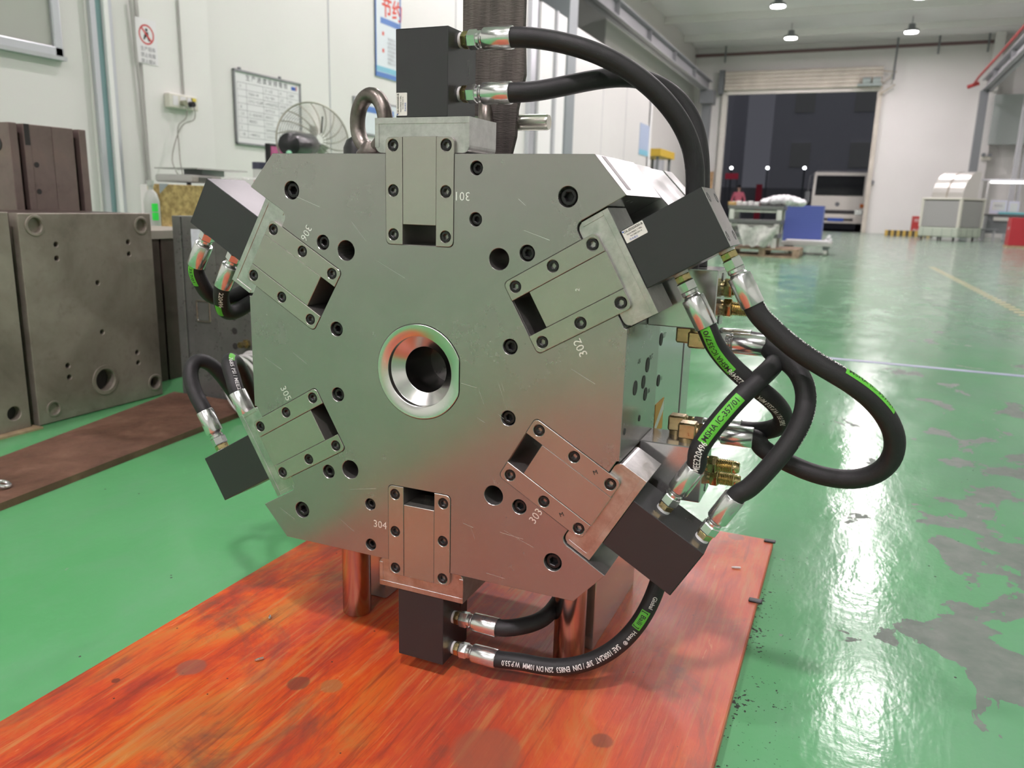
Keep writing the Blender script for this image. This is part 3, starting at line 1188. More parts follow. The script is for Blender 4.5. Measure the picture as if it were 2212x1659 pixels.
# legs, rails, eye bolts -------------------------------------------------
for x in (-.178, .178):
    MB().lathe(W3(x, .115, -.43), W3(x, .115, -.20), [(0, .0205), (.012, .0222), (1, .0222)], 40).build('support_pillar', M_POL, mould, True)
    MB().box(x - .0 - .02, x + .020, .168, .402, -.43 + ZC, -.24 + ZC, .0012).build('foot_rail', M_SIDE, mould)


def eye_bolt(xc, yc, zb, R, r, ang):
    ax = Vector((sin(ang), cos(ang), 0))
    c = W3(xc, yc, zb + R * 1.28 + .004)
    mb = MB()
    # slightly oval ring
    e1 = Vector((cos(ang), -sin(ang), 0))
    pts = [c + e1 * (R * .82 * cos(t)) + Vector((0, 0, R * 1.06 * sin(t))) for t in [2 * PI * i / 40 for i in range(41)]]
    mb.sweep(pts, r, 14, caps=False)
    mb.lathe(W3(xc, yc, zb), W3(xc, yc, zb + .022), [(0, .020), (.35, .021), (.6, .016), (1, .010)], 20)
    return mb


cp = at(775, 330, Y=.30)
MB().lathe((cp.x, .30, ZC + HB - .001), (cp.x, .30, ZC + HB + .047), [(0, .025), (.6, .025), (.85, .020), (1, .009)], 24).build('rubber_cap', mat('black_cap', (.02, .02, .021), .4), mould, True)
# pry slot at the upper right corner: its shade painted as a dark plate
e0, e1 = Vector((.2175, 0, HB)), Vector((.2592, 0, .2187))
nn = Vector((e1.z - e0.z, 0, -(e1.x - e0.x))).normalized() * -1
qa, qb = e0.lerp(e1, .02), e0.lerp(e1, .78)
sl_ = [W3(*(p + nn * d)) + Vector((0, y, 0)) for d in (-.004, .0003) for p, y in ((qa, .024), (qb, .024), (qb, .038), (qa, .038))]
mesh_obj('pry_slot_shade', sl_, [(0, 1, 2, 3), (7, 6, 5, 4), (0, 4, 5, 1), (1, 5, 6, 2), (2, 6, 7, 3), (3, 7, 4, 0)], mat('slot_shade', (.20, .195, .185), .45, .7), front)
M_EYE = rust_steel('worn_forged_steel', (.10, .09, .08), (.20, .175, .155), (.42, .39, .36), rough=.36, metal=.9, scale=18)
eye_bolt(-.135, .105, .2655, .0335, .0105, .25).build('eye_bolt', M_EYE, mould, True)
eye_bolt(-.010, .205, .2655, .0335, .0105, 1.15).build('eye_bolt', M_EYE, mould, True)

# ------------------------------------------------------------------ hydraulic hoses
HR = .0113


def smooth_path(pts, step=.006, it=14):
    pts = [Vector(p) for p in pts]
    P = [pts[0] * 2 - pts[1]] + pts + [pts[-1] * 2 - pts[-2]]
    out = []
    for i in range(1, len(P) - 2):
        p0, p1, p2, p3 = P[i - 1:i + 3]
        n = max(3, int((p2 - p1).length / step))
        for j in range(n):
            t = j / n
            out.append(.5 * ((2 * p1) + (p2 - p0) * t + (2 * p0 - 5 * p1 + 4 * p2 - p3) * t * t + (3 * p1 - p0 - 3 * p2 + p3) * t ** 3))
    out.append(pts[-1])
    for _ in range(it):
        q = out[:]
        for i in range(2, len(out) - 2):
            q[i] = out[i] * .5 + (out[i - 1] + out[i + 1]) * .25
        out = q
    return out


def wrap(path, s0, verts, off=0., rr=HR + .00025, flip=False):
    """lay flat (x, y) verts on a hose: x runs along it from arc length s0, y round it; 0 faces the camera, off turns it (radians)"""
    fr = frames(path)
    S = [0.]
    for a, b in zip(path, path[1:]):
        S.append(S[-1] + (b - a).length)

    def samp(s):
        s = max(0, min(S[-1] - 1e-6, s))
        lo, hi = 0, len(S) - 1
        while hi - lo > 1:
            m_ = (lo + hi) // 2
            if S[m_] <= s:
                lo = m_
            else:
                hi = m_
        t = (s - S[lo]) / max(1e-9, S[lo + 1] - S[lo])
        a, b = fr[lo], fr[lo + 1]
        return a[0].lerp(b[0], t), a[1].lerp(b[1], t).normalized(), a[2].lerp(b[2], t).normalized(), a[3].lerp(b[3], t).normalized()
    c, t, n, b = samp(s0)
    d = (CAM - c)
    base = math.atan2(d.dot(b), d.dot(n))
    sg = -1 if flip else 1
    out = []
    for x, y in verts:
        c, t, n, b = samp(s0 + sg * x)
        # up = facing x travel direction
        th = base + off - sg * (y / rr)
        out.append(c + (n * cos(th) + b * sin(th)) * rr)
    return out


def hose_text(h, path, s0, body, size, mat_, off=0., flip=False, name='print', fit=None, bold=.012, **k):
    v, f = text_mesh(body, size, bold=bold, **k)
    if fit:
        wd = max(p[0] for p in v) - min(p[0] for p in v)
        v = [(p[0] * fit / wd, p[1]) for p in v]
    # cut the letters into strips so that they follow the round hose
    bm = bmesh.new()
    bv = [bm.verts.new((p[0], p[1], 0)) for p in v]
    for t in f:
        try:
            bm.faces.new([bv[i] for i in t])
        except ValueError:
            pass
    for i in range(-6, 7):
        bmesh.ops.bisect_plane(bm, geom=bm.verts[:] + bm.edges[:] + bm.faces[:], plane_co=(0, i * .0011, 0), plane_no=(0, 1, 0))
    bm.verts.index_update()
    v = [(q.co.x, q.co.y) for q in bm.verts]
    f = [tuple(q.index for q in p.verts) for p in bm.faces]
    bm.free()
    mesh_obj(name, wrap(path, s0, v, off, HR + .00045, flip), f, mat_, h)


def hose_patch(h, path, s0, L, wd, mat_, off=0., name='green_label', rr=HR + .00028):
    n, m_ = 14, 6
    v = [(-L / 2 + L * i / n, -wd / 2 + wd * j / m_) for i in range(n + 1) for j in range(m_ + 1)]
    f = [(i * (m_ + 1) + j, (i + 1) * (m_ + 1) + j, (i + 1) * (m_ + 1) + j + 1, i * (m_ + 1) + j + 1) for i in range(n) for j in range(m_)]
    return mesh_obj(name, wrap(path, s0, v, off, rr), f, mat_, h)


def fitting(h, p, d, adapter=True, flen=.036):
    """adapter, swivel nut and crimped ferrule from p along d; returns hose start"""
    d = Vector(d).normalized()
    q = p
    if adapter:
        MB().tube(q, q + d * .003, .0088, seg=18).build('sealing_ring', M_PTFE, h, True)
        MB().lathe(q + d * .003, q + d * .011, [(0, .0088), (.12, .0098), (.88, .0098), (1, .0088)], 6).build('adapter', M_BRASS, h)
        q = q + d * .011
    MB().lathe(q, q + d * .012, [(0, .0104), (.1, .0112), (.9, .0112), (1, .0100)], 6).build('swivel_nut', M_CHROME, h)
    MB().lathe(q + d * .012, q + d * .021, [(0, .0096), (.35, .0098), (.55, .0082), (.8, .0098), (1, .0092)], 20).build('neck', M_CHROME, h, True)
    q = q + d * .020
    prof = [(0, .0100), (.0, .0121), (.04, .0129), (.98, .0129), (1, .0124)]
    MB().lathe(q, q + d * flen, prof, 32).build('ferrule', M_CHROME, h, True)
    return q + d * flen


def mod_port(k, j):
    pv = {(4, 1): .321, (0, 1): .336, (3, 1): .349}.get((k, j), PORT_V[j])
    return modv(k, PSIDE[k] * .0347, PORT_Y, pv), Vector((MODS[k][1][0], 0, MODS[k][1][1])) * PSIDE[k]


def hose(label, start, pts, end=None, end_dir=None, d0=None, flen=.036):
    """start = (module, port) or elbow key; pts = (px, py, depth Y); end = elbow key or None (runs on hidden)"""
    p, d = mod_port(*start)
    if d0 is not None:
        d = Vector(d0)
    h = empty('hydraulic_hose', p, label, 'hose', 'hydraulic hoses on the mould')
    a = fitting(h, p, d, flen=flen)
    path = [a - d * .012, a, a + d * .012] + [at(x, y, Y=yy) if not isinstance(x, Vector) else x for x, y, yy in pts]
    if end is not None:
        q = ELB[end]
        dd = Vector(end_dir or (1, 0, 0)).normalized()
        b = fitting(h, q, dd, adapter=False, flen=.038)
        path += [b + dd * .012, b, b - dd * .012]
    path = smooth_path(path)
    MB().sweep(path, HR, 20).build('tube', M_RUB, h, True)
    return h, path


def arc(path, px, py):
    """arc length of the path point that shows nearest to a pixel"""
    best, s, out = 1e9, 0, 0
    for i, p in enumerate(path):
        if i:
            s += (p - path[i - 1]).length
        c = p - CAM
        z = c.dot(r2)
        x, y = 1106 + FPX * c.dot(r0) / z, 829.5 + FPX * c.dot(r1) / z
        e = (x - px) ** 2 + (y - py) ** 2
        if e < best:
            best, out = e, s
    return out


# top cylinder: two hoses arching to the right and down behind the upper right cylinder
h, pth = hose('long black hose arching from the upper port of the top cylinder', (0, 0),
              [(1175, 84, .045), (1265, 105, .055), (1350, 145, .07), (1420, 200, .085), (1470, 262, .10), (1497, 325, .112), (1503, 385, .118), (1500, 445, .12), (1495, 520, .125), (1490, 575, .13)])
h, pth = hose('black hose from the lower port of the top cylinder bending behind its neighbour', (0, 1),
              [(1160, 198, .05), (1240, 181, .07), (1320, 167, .10), (1390, 170, .13), (1450, 200, .15), (1493, 250, .16), (1510, 310, .16), (1514, 375, .158), (1512, 450, .155), (1508, 575, .15)])
# upper right cylinder
h, pth = hose('black hose looping widest, from the outer port of the upper right cylinder', (1, 0),
              [(1648, 690, .038), (1700, 741, .04), (1765, 785, .045), (1830, 822, .05), (1887, 864, .06), (1926, 915, .07), (1937, 965, .08), (1917, 1012, .09), (1868, 1037, .098), (1800, 1035, .105), (1735, 1016, .11), (1680, 988, .114), (1630, 962, .116)], 'l2')
s = arc(pth, 1872, 850)
hose_patch(h, pth, s, .066, .012, M_GREENLBL, -1.15)
hose_text(h, pth, s, 'MSHA IC-357/01', .0078, M_INK, -1.15, fit=.058)
hose_text(h, pth, arc(pth, 1720, 740), 'MEE220496   7685 PSI / W.P.53.0 MPA', .0075, M_PRINT, -1.25)
h, pth = hose('black hose from the upper right cylinder curling tightly back to the lower block', (1, 1),
              [(1535, 735, .045), (1572, 785, .055), (1618, 826, .065), (1662, 857, .08), (1694, 890, .10), (1697, 915, .115), (1672, 929, .13), (1630, 932, .14)], 'l1')
s = arc(pth, 1545, 752)
hose_patch(h, pth, s, .066, .012, M_GREENLBL, .35)
hose_text(h, pth, s, 'MSHA IC-357/01', .0085, M_INK, .35, flip=True, fit=.058)
hose_text(h, pth, arc(pth, 1600, 812), 'MEE220496', .0095, M_PRINT, .5, flip=True, fit=.034)
hose_text(h, pth, arc(pth, 1676, 872), '7685 PSI / W.P.53.0 MPA', .0085, M_PRINT, .55, flip=True, fit=.06)
# lower right cylinder
h, pth = hose('black hose with a green MSHA label crossing in front, from the lower right cylinder', (2, 1),
              [(1497, 985, .030), (1540, 925, .035), (1590, 866, .045), (1640, 818, .065), (1678, 785, .09), (1683, 757, .12), (1650, 742, .138)], 'u1')
s = arc(pth, 1560, 905)
lb = hose_patch(h, pth, s, .064, .0135, M_GREENLBL)
hose_text(h, pth, s, 'MSHA IC-357/01', .0098, M_INK, fit=.057)
hose_text(h, pth, arc(pth, 1504, 978), 'MEE220496', .0112, M_PRINT, .1, fit=.036)
h, pth = hose('black hose in an S-bend from the outer port of the lower right cylinder', (2, 0),
              [(1607, 1068, .036), (1660, 1012, .04), (1708, 955, .05), (1740, 895, .06), (1745, 840, .072), (1723, 795, .085), (1685, 768, .098), (1645, 756, .107)], 'u2')
hose_text(h, pth, arc(pth, 1745, 870), 'EN853 2SN DN 10MM W.P.53.0', .0075, M_PRINT, 1.35, flip=True)
# bottom cylinder
h, pth = hose('short black hose from the inner port of the bottom cylinder going under the mould', (3, 1),
              [(1130, 1352, .05), (1165, 1344, .075), (1194, 1318, .115), (1215, 1285, .155), (1235, 1245, .19), (1250, 1220, .22)])
h, pth = hose('printed black hose sweeping low from the bottom cylinder across the orange board', (3, 0),
              [(1115, 1425, .04), (1170, 1440, .045), (1230, 1441, .05), (1290, 1424, .06), (1345, 1388, .07), (1388, 1336, .082), (1415, 1280, .095), (1432, 1225, .11), (1445, 1150, .125), (1460, 1100, .13)])
for (px, py, t, sz, ft) in ((1218, 1444, 'SAE 100R2AT  3/8" / DIN  EN853  2SN DN 10MM  W.P.53.0', .0105, .168), (1364, 1372, 'Hose ®', .0085, .022), (1411, 1300, 'Global', .0085, .016)):
    hose_text(h, pth, arc(pth, px, py), t, sz, M_PRINT, .3, flip=True, fit=ft)
s = arc(pth, 1390, 1337)
hose_patch(h, pth, s, .026, .0125, M_GREENLBL, .05)
hose_text(h, pth, s, '[ Baili ]', .0095, M_INK, .05, flip=True, fit=.023)
# left cylinders
h, pth = hose('black hose hanging from the outer port of the upper left cylinder', (5, 0),
              [(437, 606, .045), (441, 632, .055), (458, 648, .07), (490, 648, .09), (525, 632, .115), (560, 610, .14)])
hose_patch(h, pth, arc(pth, 431, 590), .03, .010, M_GREENLBL, .85)
hose_text(h, pth, arc(pth, 431, 590), '357/01', .0075, M_INK, .85)
h, pth = hose('black hose hanging from the inner port of the upper left cylinder', (5, 1),
              [(480, 648, .045), (478, 668, .05), (490, 681, .065), (515, 672, .09), (545, 650, .12), (575, 630, .15)])
hose_text(h, pth, arc(pth, 483, 640), '220496', .0085, M_PRINT, .1)
hose_patch(h, pth, arc(pth, 472, 662), .018, .010, M_GREENLBL, .7)
h, pth = hose('black hose arching up from the outer port of the lower left cylinder', (4, 0),
              [(428, 865, .04), (410, 818, .045), (410, 785, .055), (430, 771, .07), (462, 790, .09), (500, 840, .115), (530, 890, .14), (550, 930, .16)])
h, pth = hose('narrow black hose loop beside the inner port of the lower left cylinder', (4, 1),
              [(508, 828, .042), (495, 793, .046), (490, 779, .054), (500, 772, .068), (516, 790, .09), (535, 835, .12), (556, 885, .15)])
hose_text(h, pth, arc(pth, 510, 825), '7685 PSI / MEE220496', .0078, M_PRINT, .35, flip=True)
hose_patch(h, pth, arc(pth, 491, 779), .014, .009, M_GREENLBL, .2)

# ------------------------------------------------------------------ lifting sling on a steel pin
M_SLING = mat('dark_webbing', (.095, .082, .072), .8, var=.35, vscale=70, vstretch=(1, 1, .12), bump=.6, bscale=420, bstretch=(.35, .35, 1.6))


def band(pts, w, th, mb, tw=0):
    """flat strap along pts (x, z) in depth y, width w across x"""
    for (a, b) in zip(pts, pts[1:]):
        pass
    n = len(pts)
    v = []
    for (x, y, z, ww) in pts:
        v += [(x - ww, y - th, z), (x - ww * .35, y - th * 1.5, z), (x + ww * .35, y - th * 1.2, z), (x + ww, y - th, z), (x + ww, y + th, z), (x - ww, y + th, z)]
    f = []
    for j in range(n - 1):
        for i in range(6):
            k = (i + 1) % 6
            f.append((j * 6 + i, j * 6 + k, (j + 1) * 6 + k, (j + 1) * 6 + i))
    f.append(tuple(range(6)))
    f.append(tuple(reversed(range((n - 1) * 6, n * 6))))
    return mb.add(v, f)


sx = lambda px, py, y: at(px, py, Y=y)
sling = empty('lifting_sling', W3(.01, .2, .27), 'dark brown webbing lifting sling hanging straight above the mould', 'sling')
c1, c2 = sx(1035, 60, .215).x, sx(1097, 60, .195).x
zt = 3.2
MB_ = MB()
band([(c1 + .006, .215, ZC + .30, .018), (c1 + .004, .214, ZC + .36, .020), (c1, .213, ZC + .42, .022), (c1 - .001, .213, ZC + .55, .022), (c1, .213, zt, .022)], 0, .004, MB_)
MB_.build('strap', M_SLING, sling)
MB_ = MB()
q = sx(1083, 300, .19).x
band([(q - .002, .19, ZC + .268, .016), (q + .002, .188, ZC + .30, .021), (q + .002, .189, ZC + .335, .022), (c2 + .004, .192, ZC + .38, .025), (c2, .194, ZC + .44, .025), (c2, .195, ZC + .6, .025), (c2, .195, zt, .025)], 0, .0045, MB_)
MB_.build('strap', M_SLING, sling)
MB_ = MB()
band([(q - .030, .2, ZC + .272, .010), (q - .024, .203, ZC + .31, .012), (q - .026, .205, ZC + .36, .008)], 0, .006, MB_)
MB_.build('strap_fold', M_SLING, sling)
pin = MB()
p0, p1 = at(1110, 265, Y=.2) , at(1186, 264, Y=.2)
p0 = Vector((-.04, .2, p1.z))
pin.lathe(p0, p1, [(0, .0095), (.02, .0108), (.975, .0108), (1, .0095)], 28)
po = pin.build('steel_pin', mat('nickel_pin', (.56, .54, .48), .22, 1., rvar=.05), None, True)
tag(po, 'plain round steel pin through the sling, end sticking out right', 'pin')

# ------------------------------------------------------------------ left side: old moulds, bench, wall things
M_OLD = rust_steel('aged_steel', (.20, .170, .138), (.31, .272, .228), (.40, .36, .305), rough=.42, metal=.3, scale=5)
M_OLDRED = rust_steel('reddish_steel', (.155, .115, .100), (.21, .155, .14), (.27, .19, .15), rough=.45, metal=.4, scale=4)
M_OLDDK = rust_steel('dark_brown_steel', (.060, .042, .036), (.095, .066, .056), (.14, .10, .085), rough=.42, metal=.45, scale=5)
M_GREYM = rust_steel('grey_mould_steel', (.16, .165, .155), (.205, .21, .20), (.25, .255, .24), rough=.33, metal=.6, scale=6)

M_WOOD = rust_steel('brown_plank_wood', (.085, .042, .026), (.155, .078, .05), (.26, .15, .10), rough=.5, metal=0, scale=6)
M_TAN = mat('tan_plywood_edge', (.42, .31, .19), .6, var=.2, vscale=30)


def xplate(name, xf, th, outer, holes, mat_, parent, bev=.0015):
    """plate whose front faces +X: outline in (Y, Z)"""
    v, f = plate2d(outer, holes, 0, th, bev)
    return MB().add([Vector((xf - p.y, p.x, p.z)) for p in v], f).build(name, mat_, parent)


def xdisc(name, x0, x1, y, z, r, mat_, parent, seg=24):
    return MB().tube((x0, y, z), (x1, y, z), r, seg=seg).build(name, mat_, parent, True)


sheet = MB().box(-2.1, -1.572, -.35, .618, 0, .006).build('thin_plywood', M_TAN)
tag(sheet, 'thin tan plywood sheet under the leftmost old mould', 'plywood')
# nearest old mould: big plate with holes
oa = empty('old_mould', (-1.75, .85, 0), 'brown-grey old mould plate with a large hole low in the middle', 'mould', 'old moulds on the floor')
hs = [((.676, .564), .0205), ((1.036, .559), .0195), ((1.045, .048), .0195), ((.857, .093), .033), ((.677, .042), .017)]
sm = [(.735, .51), (.733, .471), (.982, .509), (.982, .472), (.86, .392), (.861, .242), (.735, .159), (.736, .124), (.984, .159), (.985, .125)]
pl = xplate('clamp_plate', -1.6, .034, [(.628, .002), (1.075, .002), (1.075, .597), (.628, .597)], [circle(r, 28, c) for c, r in hs] + [circle(.0075, 16, c) for c in sm], M_OLD, oa)
for (c, r), dp in zip(hs, (.012, .012, .03, .03, .006)):
    xdisc('recess_floor', -1.6 - dp - .004, -1.6 - dp, c[0], c[1], r * 1.02, M_OLD if dp < .02 else M_DARK, pl)
    v, f = plate2d(circle(r * 1.42, 32, c), [circle(r * 1.04, 32, c)], 0, .003, .001)
    MB().add([Vector((-1.6 + .0025 - p.y, p.x, p.z)) for p in v], f).build('hole_rim', M_OLD, pl)
for c in sm:
    xdisc('hole_floor', -1.625, -1.612, c[0], c[1], .0078, M_DARK, pl, 14)
MB().box(-1.98, -1.634, .655, 1.05, .002, .597, .002).build('body', M_OLDDK, oa)
for z in (.22, .33, .43):
    MB().box(-1.97, -1.636, .6535, .66, z, z + .012).build('spacer_joint', M_DARK, oa)
# left neighbour, cut by the picture edge
ob = empty('old_mould', (-1.75, .35, .006), 'old brown mould plate cut by the left edge of the picture', 'mould', 'old moulds on the floor')
pl = xplate('clamp_plate', -1.6, .034, [(.06, .006), (.603, .006), (.603, .60), (.06, .60)], [circle(.0195, 26, (.558, .055)), circle(.02, 26, (.1, .555)), circle(.02, 26, (.1, .055)), circle(.033, 28, (.33, .1))], M_OLD, ob)
for c, r in (((.558, .055), .0195), ((.1, .555), .02), ((.1, .055), .02), ((.33, .1), .033)):
    xdisc('hole_floor', -1.632, -1.622, c[0], c[1], r * 1.02, M_DARK, pl)
MB().box(-1.98, -1.634, .09, .575, .006, .60, .002).build('body', M_OLDDK, ob)
# taller mould behind
oc = empty('old_mould', (-2.2, 1.05, 0), 'tallest old mould, reddish brown plates with two bolt holes, behind the others', 'mould', 'old moulds on the floor')
XB = -2.0
for (y0, y1, dx, mm) in ((.915, .943, 0, M_OLDRED), (.943, .963, .03, M_OLDDK), (.963, .9865, 0, M_OLDRED), (.9865, 1.0645, .002, M_OLDRED), (1.0655, 1.145, .002, M_OLDRED), (1.145, 1.166, .03, M_OLDDK), (1.166, 1.193, 0, M_OLDRED)):
    MB().box(-2.38, XB - dx, y0, y1, 0.0, .866, .0015).build('plate', mm, oc)
for y, z in ((.9995, .740), (.9996, .655)):
    xdisc('bolt_hole', XB - .006, XB - .0012, y, z, .0088, M_DARK, oc, 16)
MB().tube((-2.06, .913, .80), (-2.06, .917, .80), .022, seg=20).build('guide_hole', M_DARK, oc, True)
MB().box(XB - .004, XB + .0005, .966, .984, .80, .866).build('eye_notch', M_DARK, oc)
# brown mould between
od = empty('old_mould', (-1.9, 1.36, 0), 'dark reddish-brown mould squeezed between the plated mould and the grey one', 'mould', 'old moulds on the floor')
for (y0, y1, dx) in ((1.19, 1.243, 0), (1.243, 1.252, .008), (1.252, 1.34, .001), (1.34, 1.35, .01), (1.35, 1.52, 0)):
    MB().box(-2.15, -1.75 - dx, y0, y1, 0, .505, .001).build('plate', M_OLDDK, od)
MB().box(-2.16, -1.745, 1.185, 1.525, .505, .535, .001).build('top_plate', mat('beige_steel', (.40, .36, .31), .5, var=.1, vscale=12), od)
# grey mould with sticker and handle slot
oe = empty('grey_mould', (-1.3, 1.3, 0), 'clean grey mould with a white sticker and a slotted recess', 'mould', 'old moulds on the floor')
for (x0, x1, dy) in ((-1.526, -1.493, 0), (-1.493, -1.463, .006), (-1.463, -1.357, .001), (-1.356, -1.06, .0005), (-1.06, -1.03, .008), (-1.03, -.98, 0)):
    MB().box(x0, x1, 1.09 + dy, 1.5, .002, .592, .0012).build('plate', M_GREYM, oe)
MB().box(-1.449, -1.410, 1.0895, 1.0912, .487, .553).build('sticker', mat('bluish_white_paper', (.62, .65, .70), .6, var=.08, vscale=60), oe)
v, f = plate2d(rrect(-1.446, -1.387, .258, .330, .006), [rrect(-1.440, -1.393, .264, .324, .005)], 1.088, 1.0912, .0008)
MB().add(v, f).build('recess_rim', M_POL, oe)
MB().box(-1.438, -1.395, 1.0895, 1.0915, .266, .322).build('recess_floor', M_GREYM, oe)
for z in (.285, .241, .192):
    MB().lathe((-1.2925, 1.0935, z), (-1.2925, 1.0895, z), [(0, .0075), (.5, .0085), (1, .0105)], 18).build('bolt_hole', M_DARK, oe, True)
MB().lathe((-1.243, 1.09, .205), (-1.243, 1.055, .205), [(0, .014), (.3, .014), (.31, .010), (1, .010)], 6).build('brass_fitting', M_BRASS, oe)
# coil of pale cable behind the edge of the big mould
cc = at(548, 805, Y=1.0)
cb_ = MB()
for i in range(7):
    cb_.torus((cc.x + .012 * math.sin(i * 2.1), 1.02 - .012 * i, .108 + .006 * math.cos(i * 1.7)), (.25 + .08 * math.sin(i), 1, .2 * math.cos(i * 2.3)), .085 + .004 * math.sin(i * 1.3), .0052, 40, 8)
co = cb_.build('cable_coil', mat('pale_grey_cable', (.62, .62, .60), .5), None, True)
co.location.z = 0.012
tag(co, 'coil of pale grey cable leaning on the grey mould', 'cable coil')
# brown plank on the floor
pk = MB().prism([(-1.17, -.6), (-1.02, -.6), (-1.195, 1.072), (-1.547, 1.072)], 0, .017, 'Z').build('plank', M_WOOD)
tag(pk, 'long worn brown wooden plank on the green floor', 'plank')
ch = MB()
p = at(6, 1042, Z=.03)
ch.torus((p.x, p.y, .026), (.3, .2, 1), .013, .0045, 20, 8).torus((p.x - .016, p.y - .012, .031), (1, .2, .35), .013, .0045, 20, 8).torus((p.x - .035, p.y - .02, .026), (-.2, .3, 1), .013, .0045, 20, 8)
tag(ch.build('chain', M_CHROME, None, True), 'end of a steel chain on the brown plank', 'chain')

# ------------------------------------------------------------------ work table by the wall
tb_ = empty('work_table', (-3.0, 2.6, 0), 'low pale table by the pilaster carrying a crate and a scale', 'table')
MB().box(-3.45, -2.58, 1.93, 3.3, .465, .50, .003).build('table_top', mat('pale_table', (.62, .60, .57), .45), tb_)
for x in (-3.4, -2.64):
    for y in (2.0, 3.24):
        MB().box(x - .025, x + .025, y - .025, y + .025, 0, .465).build('leg', M_GREYST, tb_)
M_OSB = mat('yellow_chipboard', (.50, .33, .115), .55, var=.35, vscale=38, col2=(.66, .47, .20))
cr = MB().box(-2.70, -2.62, 2.085, 2.66, .50, .705, .002).build('chipboard_box', M_OSB)
tag(cr, 'yellow chipboard box on the pale table', 'box')
tp = MB().prism([(2.082, .707), (2.14, .707), (2.082, .66)], -2.618, -2.6165, 'X').build('grey_tape', mat('grey_tape', (.36, .38, .42), .5), cr)
bt = empty('bottle', (-2.63, at(331, 460, X=-2.63).y, .50), 'pale grey bottle with a fluorescent green sticker beside the chipboard box', 'bottle')
bx, by = -2.63, at(331, 460, X=-2.63).y - .005
MB().lathe((bx, by, .50), (bx, by, .70), [(0, .033), (.02, .036), (.62, .036), (.8, .026), (.88, .012), (1, .012)], 24).build('body', mat('pale_plastic', (.52, .53, .50), .4), bt, True)
MB().tube((bx, by, .695), (bx, by, .72), .016, seg=16).build('cap', mat('pale_plastic'), bt, True)
mb = MB()
for z0, z1 in ((.575, .613), (.535, .571)):
    n = 6
    v = [(bx + .0366 * cos(a), by + .0366 * sin(a), z) for z in (z0, z1) for a in [-.78 + .85 * i / n for i in range(n + 1)]]
    mb.add(v, [(i, i + 1, n + 2 + i, n + 1 + i) for i in range(n)])
mb.build('sticker', mat('fluorescent_green', (.05, .85, .10), .5), bt)
# electronic scale
wc = MB().box(-3.05, -2.72, 2.36, 2.95, .50, .705, .004).build('carton', mat('white_plastic', (.72, .72, .70), .4))
tag(wc, 'white carton under the weighing scale', 'carton')
se = empty('weighing_scale', (-2.85, 2.5, .705), 'grey electronic platform scale behind the chipboard box', 'scale')
y0, y1 = at(395, 385, X=-2.8).y, at(512, 385, X=-2.8).y
MB().box(-3.0, -2.74, y0, y0 + (y1 - y0) * .55, .722, .762, .012).build('body', mat('grey_plastic', (.40, .40, .38), .5), se)
MB().box(-2.745, -2.735, y0 + .05, y0 + .14, .726, .75).build('display', mat('dark_display', (.10, .11, .10), .3), se)
MB().box(-3.02, -2.72, y0 + .02, y1, .79, .797, .002).build('pan', M_POL, se)
MB().box(-2.93, -2.80, y0 + .14, y1 - .1, .760, .792).build('pan_support', M_LGREY, se)
for yy in (y0 + .02, y0 + .18):
    MB().tube((-2.78, yy, .7052), (-2.78, yy, .724), .012, seg=10).build('foot', M_SCREW, se)
# jar and carton behind it
p = at(561, 372, X=-3.3)
jr = empty('jar', (-3.3, p.y, .50), 'white jar with a dark lid behind the mould corner', 'jar')
MB().tube((-3.3, p.y, .50), (-3.3, p.y, p.z + .02), .045, seg=20).build('body', mat('white_plastic', (.72, .72, .70), .4), jr, True)
MB().tube((-3.3, p.y, p.z + .02), (-3.3, p.y, p.z + .065), .048, seg=20).build('lid', mat('dark_blue_lid', (.06, .06, .10), .4), jr, True)
p = at(540, 395, X=-3.0)
ct = MB().box(-3.10, -2.95, p.y - .12, p.y + .16, .50, p.z + .03, .01).build('carton', mat('white_plastic'))
tag(ct, 'white carton with a red stripe behind the mould corner', 'carton')
MB().box(-2.949, -2.947, p.y - .02, p.y + .12, p.z - .05, p.z + .015).build('red_stripe', M_REDP, ct)
# monitor
p = at(600, 330, X=-3.55)
mo = empty('monitor', (-3.55, p.y + .1, .50), 'dark monitor with a pink picture beside the fan', 'monitor')
MB().box(-3.57, -3.53, p.y - .12, p.y + .34, p.z - .22, p.z + .06, .006).build('case', M_SCREW, mo)
MB().box(-3.5298, -3.528, p.y - .10, p.y + .32, p.z - .2, p.z + .04).build('screen', mat('pink_screen', (.20, .05, .11), .3, emit=(.6, .12, .28), estr=.35, var=.5, vscale=14), mo)
MB().box(-3.6, -3.5, p.y + .06, p.y + .16, .50, p.z - .2).build('stand', M_SCREW, mo)
side = empty('side_table', (-3.5, 3.9, 0), 'narrow pale side table under the monitor', 'table')
MB().box(-3.75, -3.4, 3.32, 4.5, .47, .50, .003).build('table_top', mat('pale_table'), side)
for y in (3.4, 4.42):
    MB().box(-3.72, -3.66, y - .03, y + .03, 0, .47).build('leg', M_GREYST, side)
    MB().box(-3.5, -3.44, y - .03, y + .03, 0, .47).build('leg', M_GREYST, side)
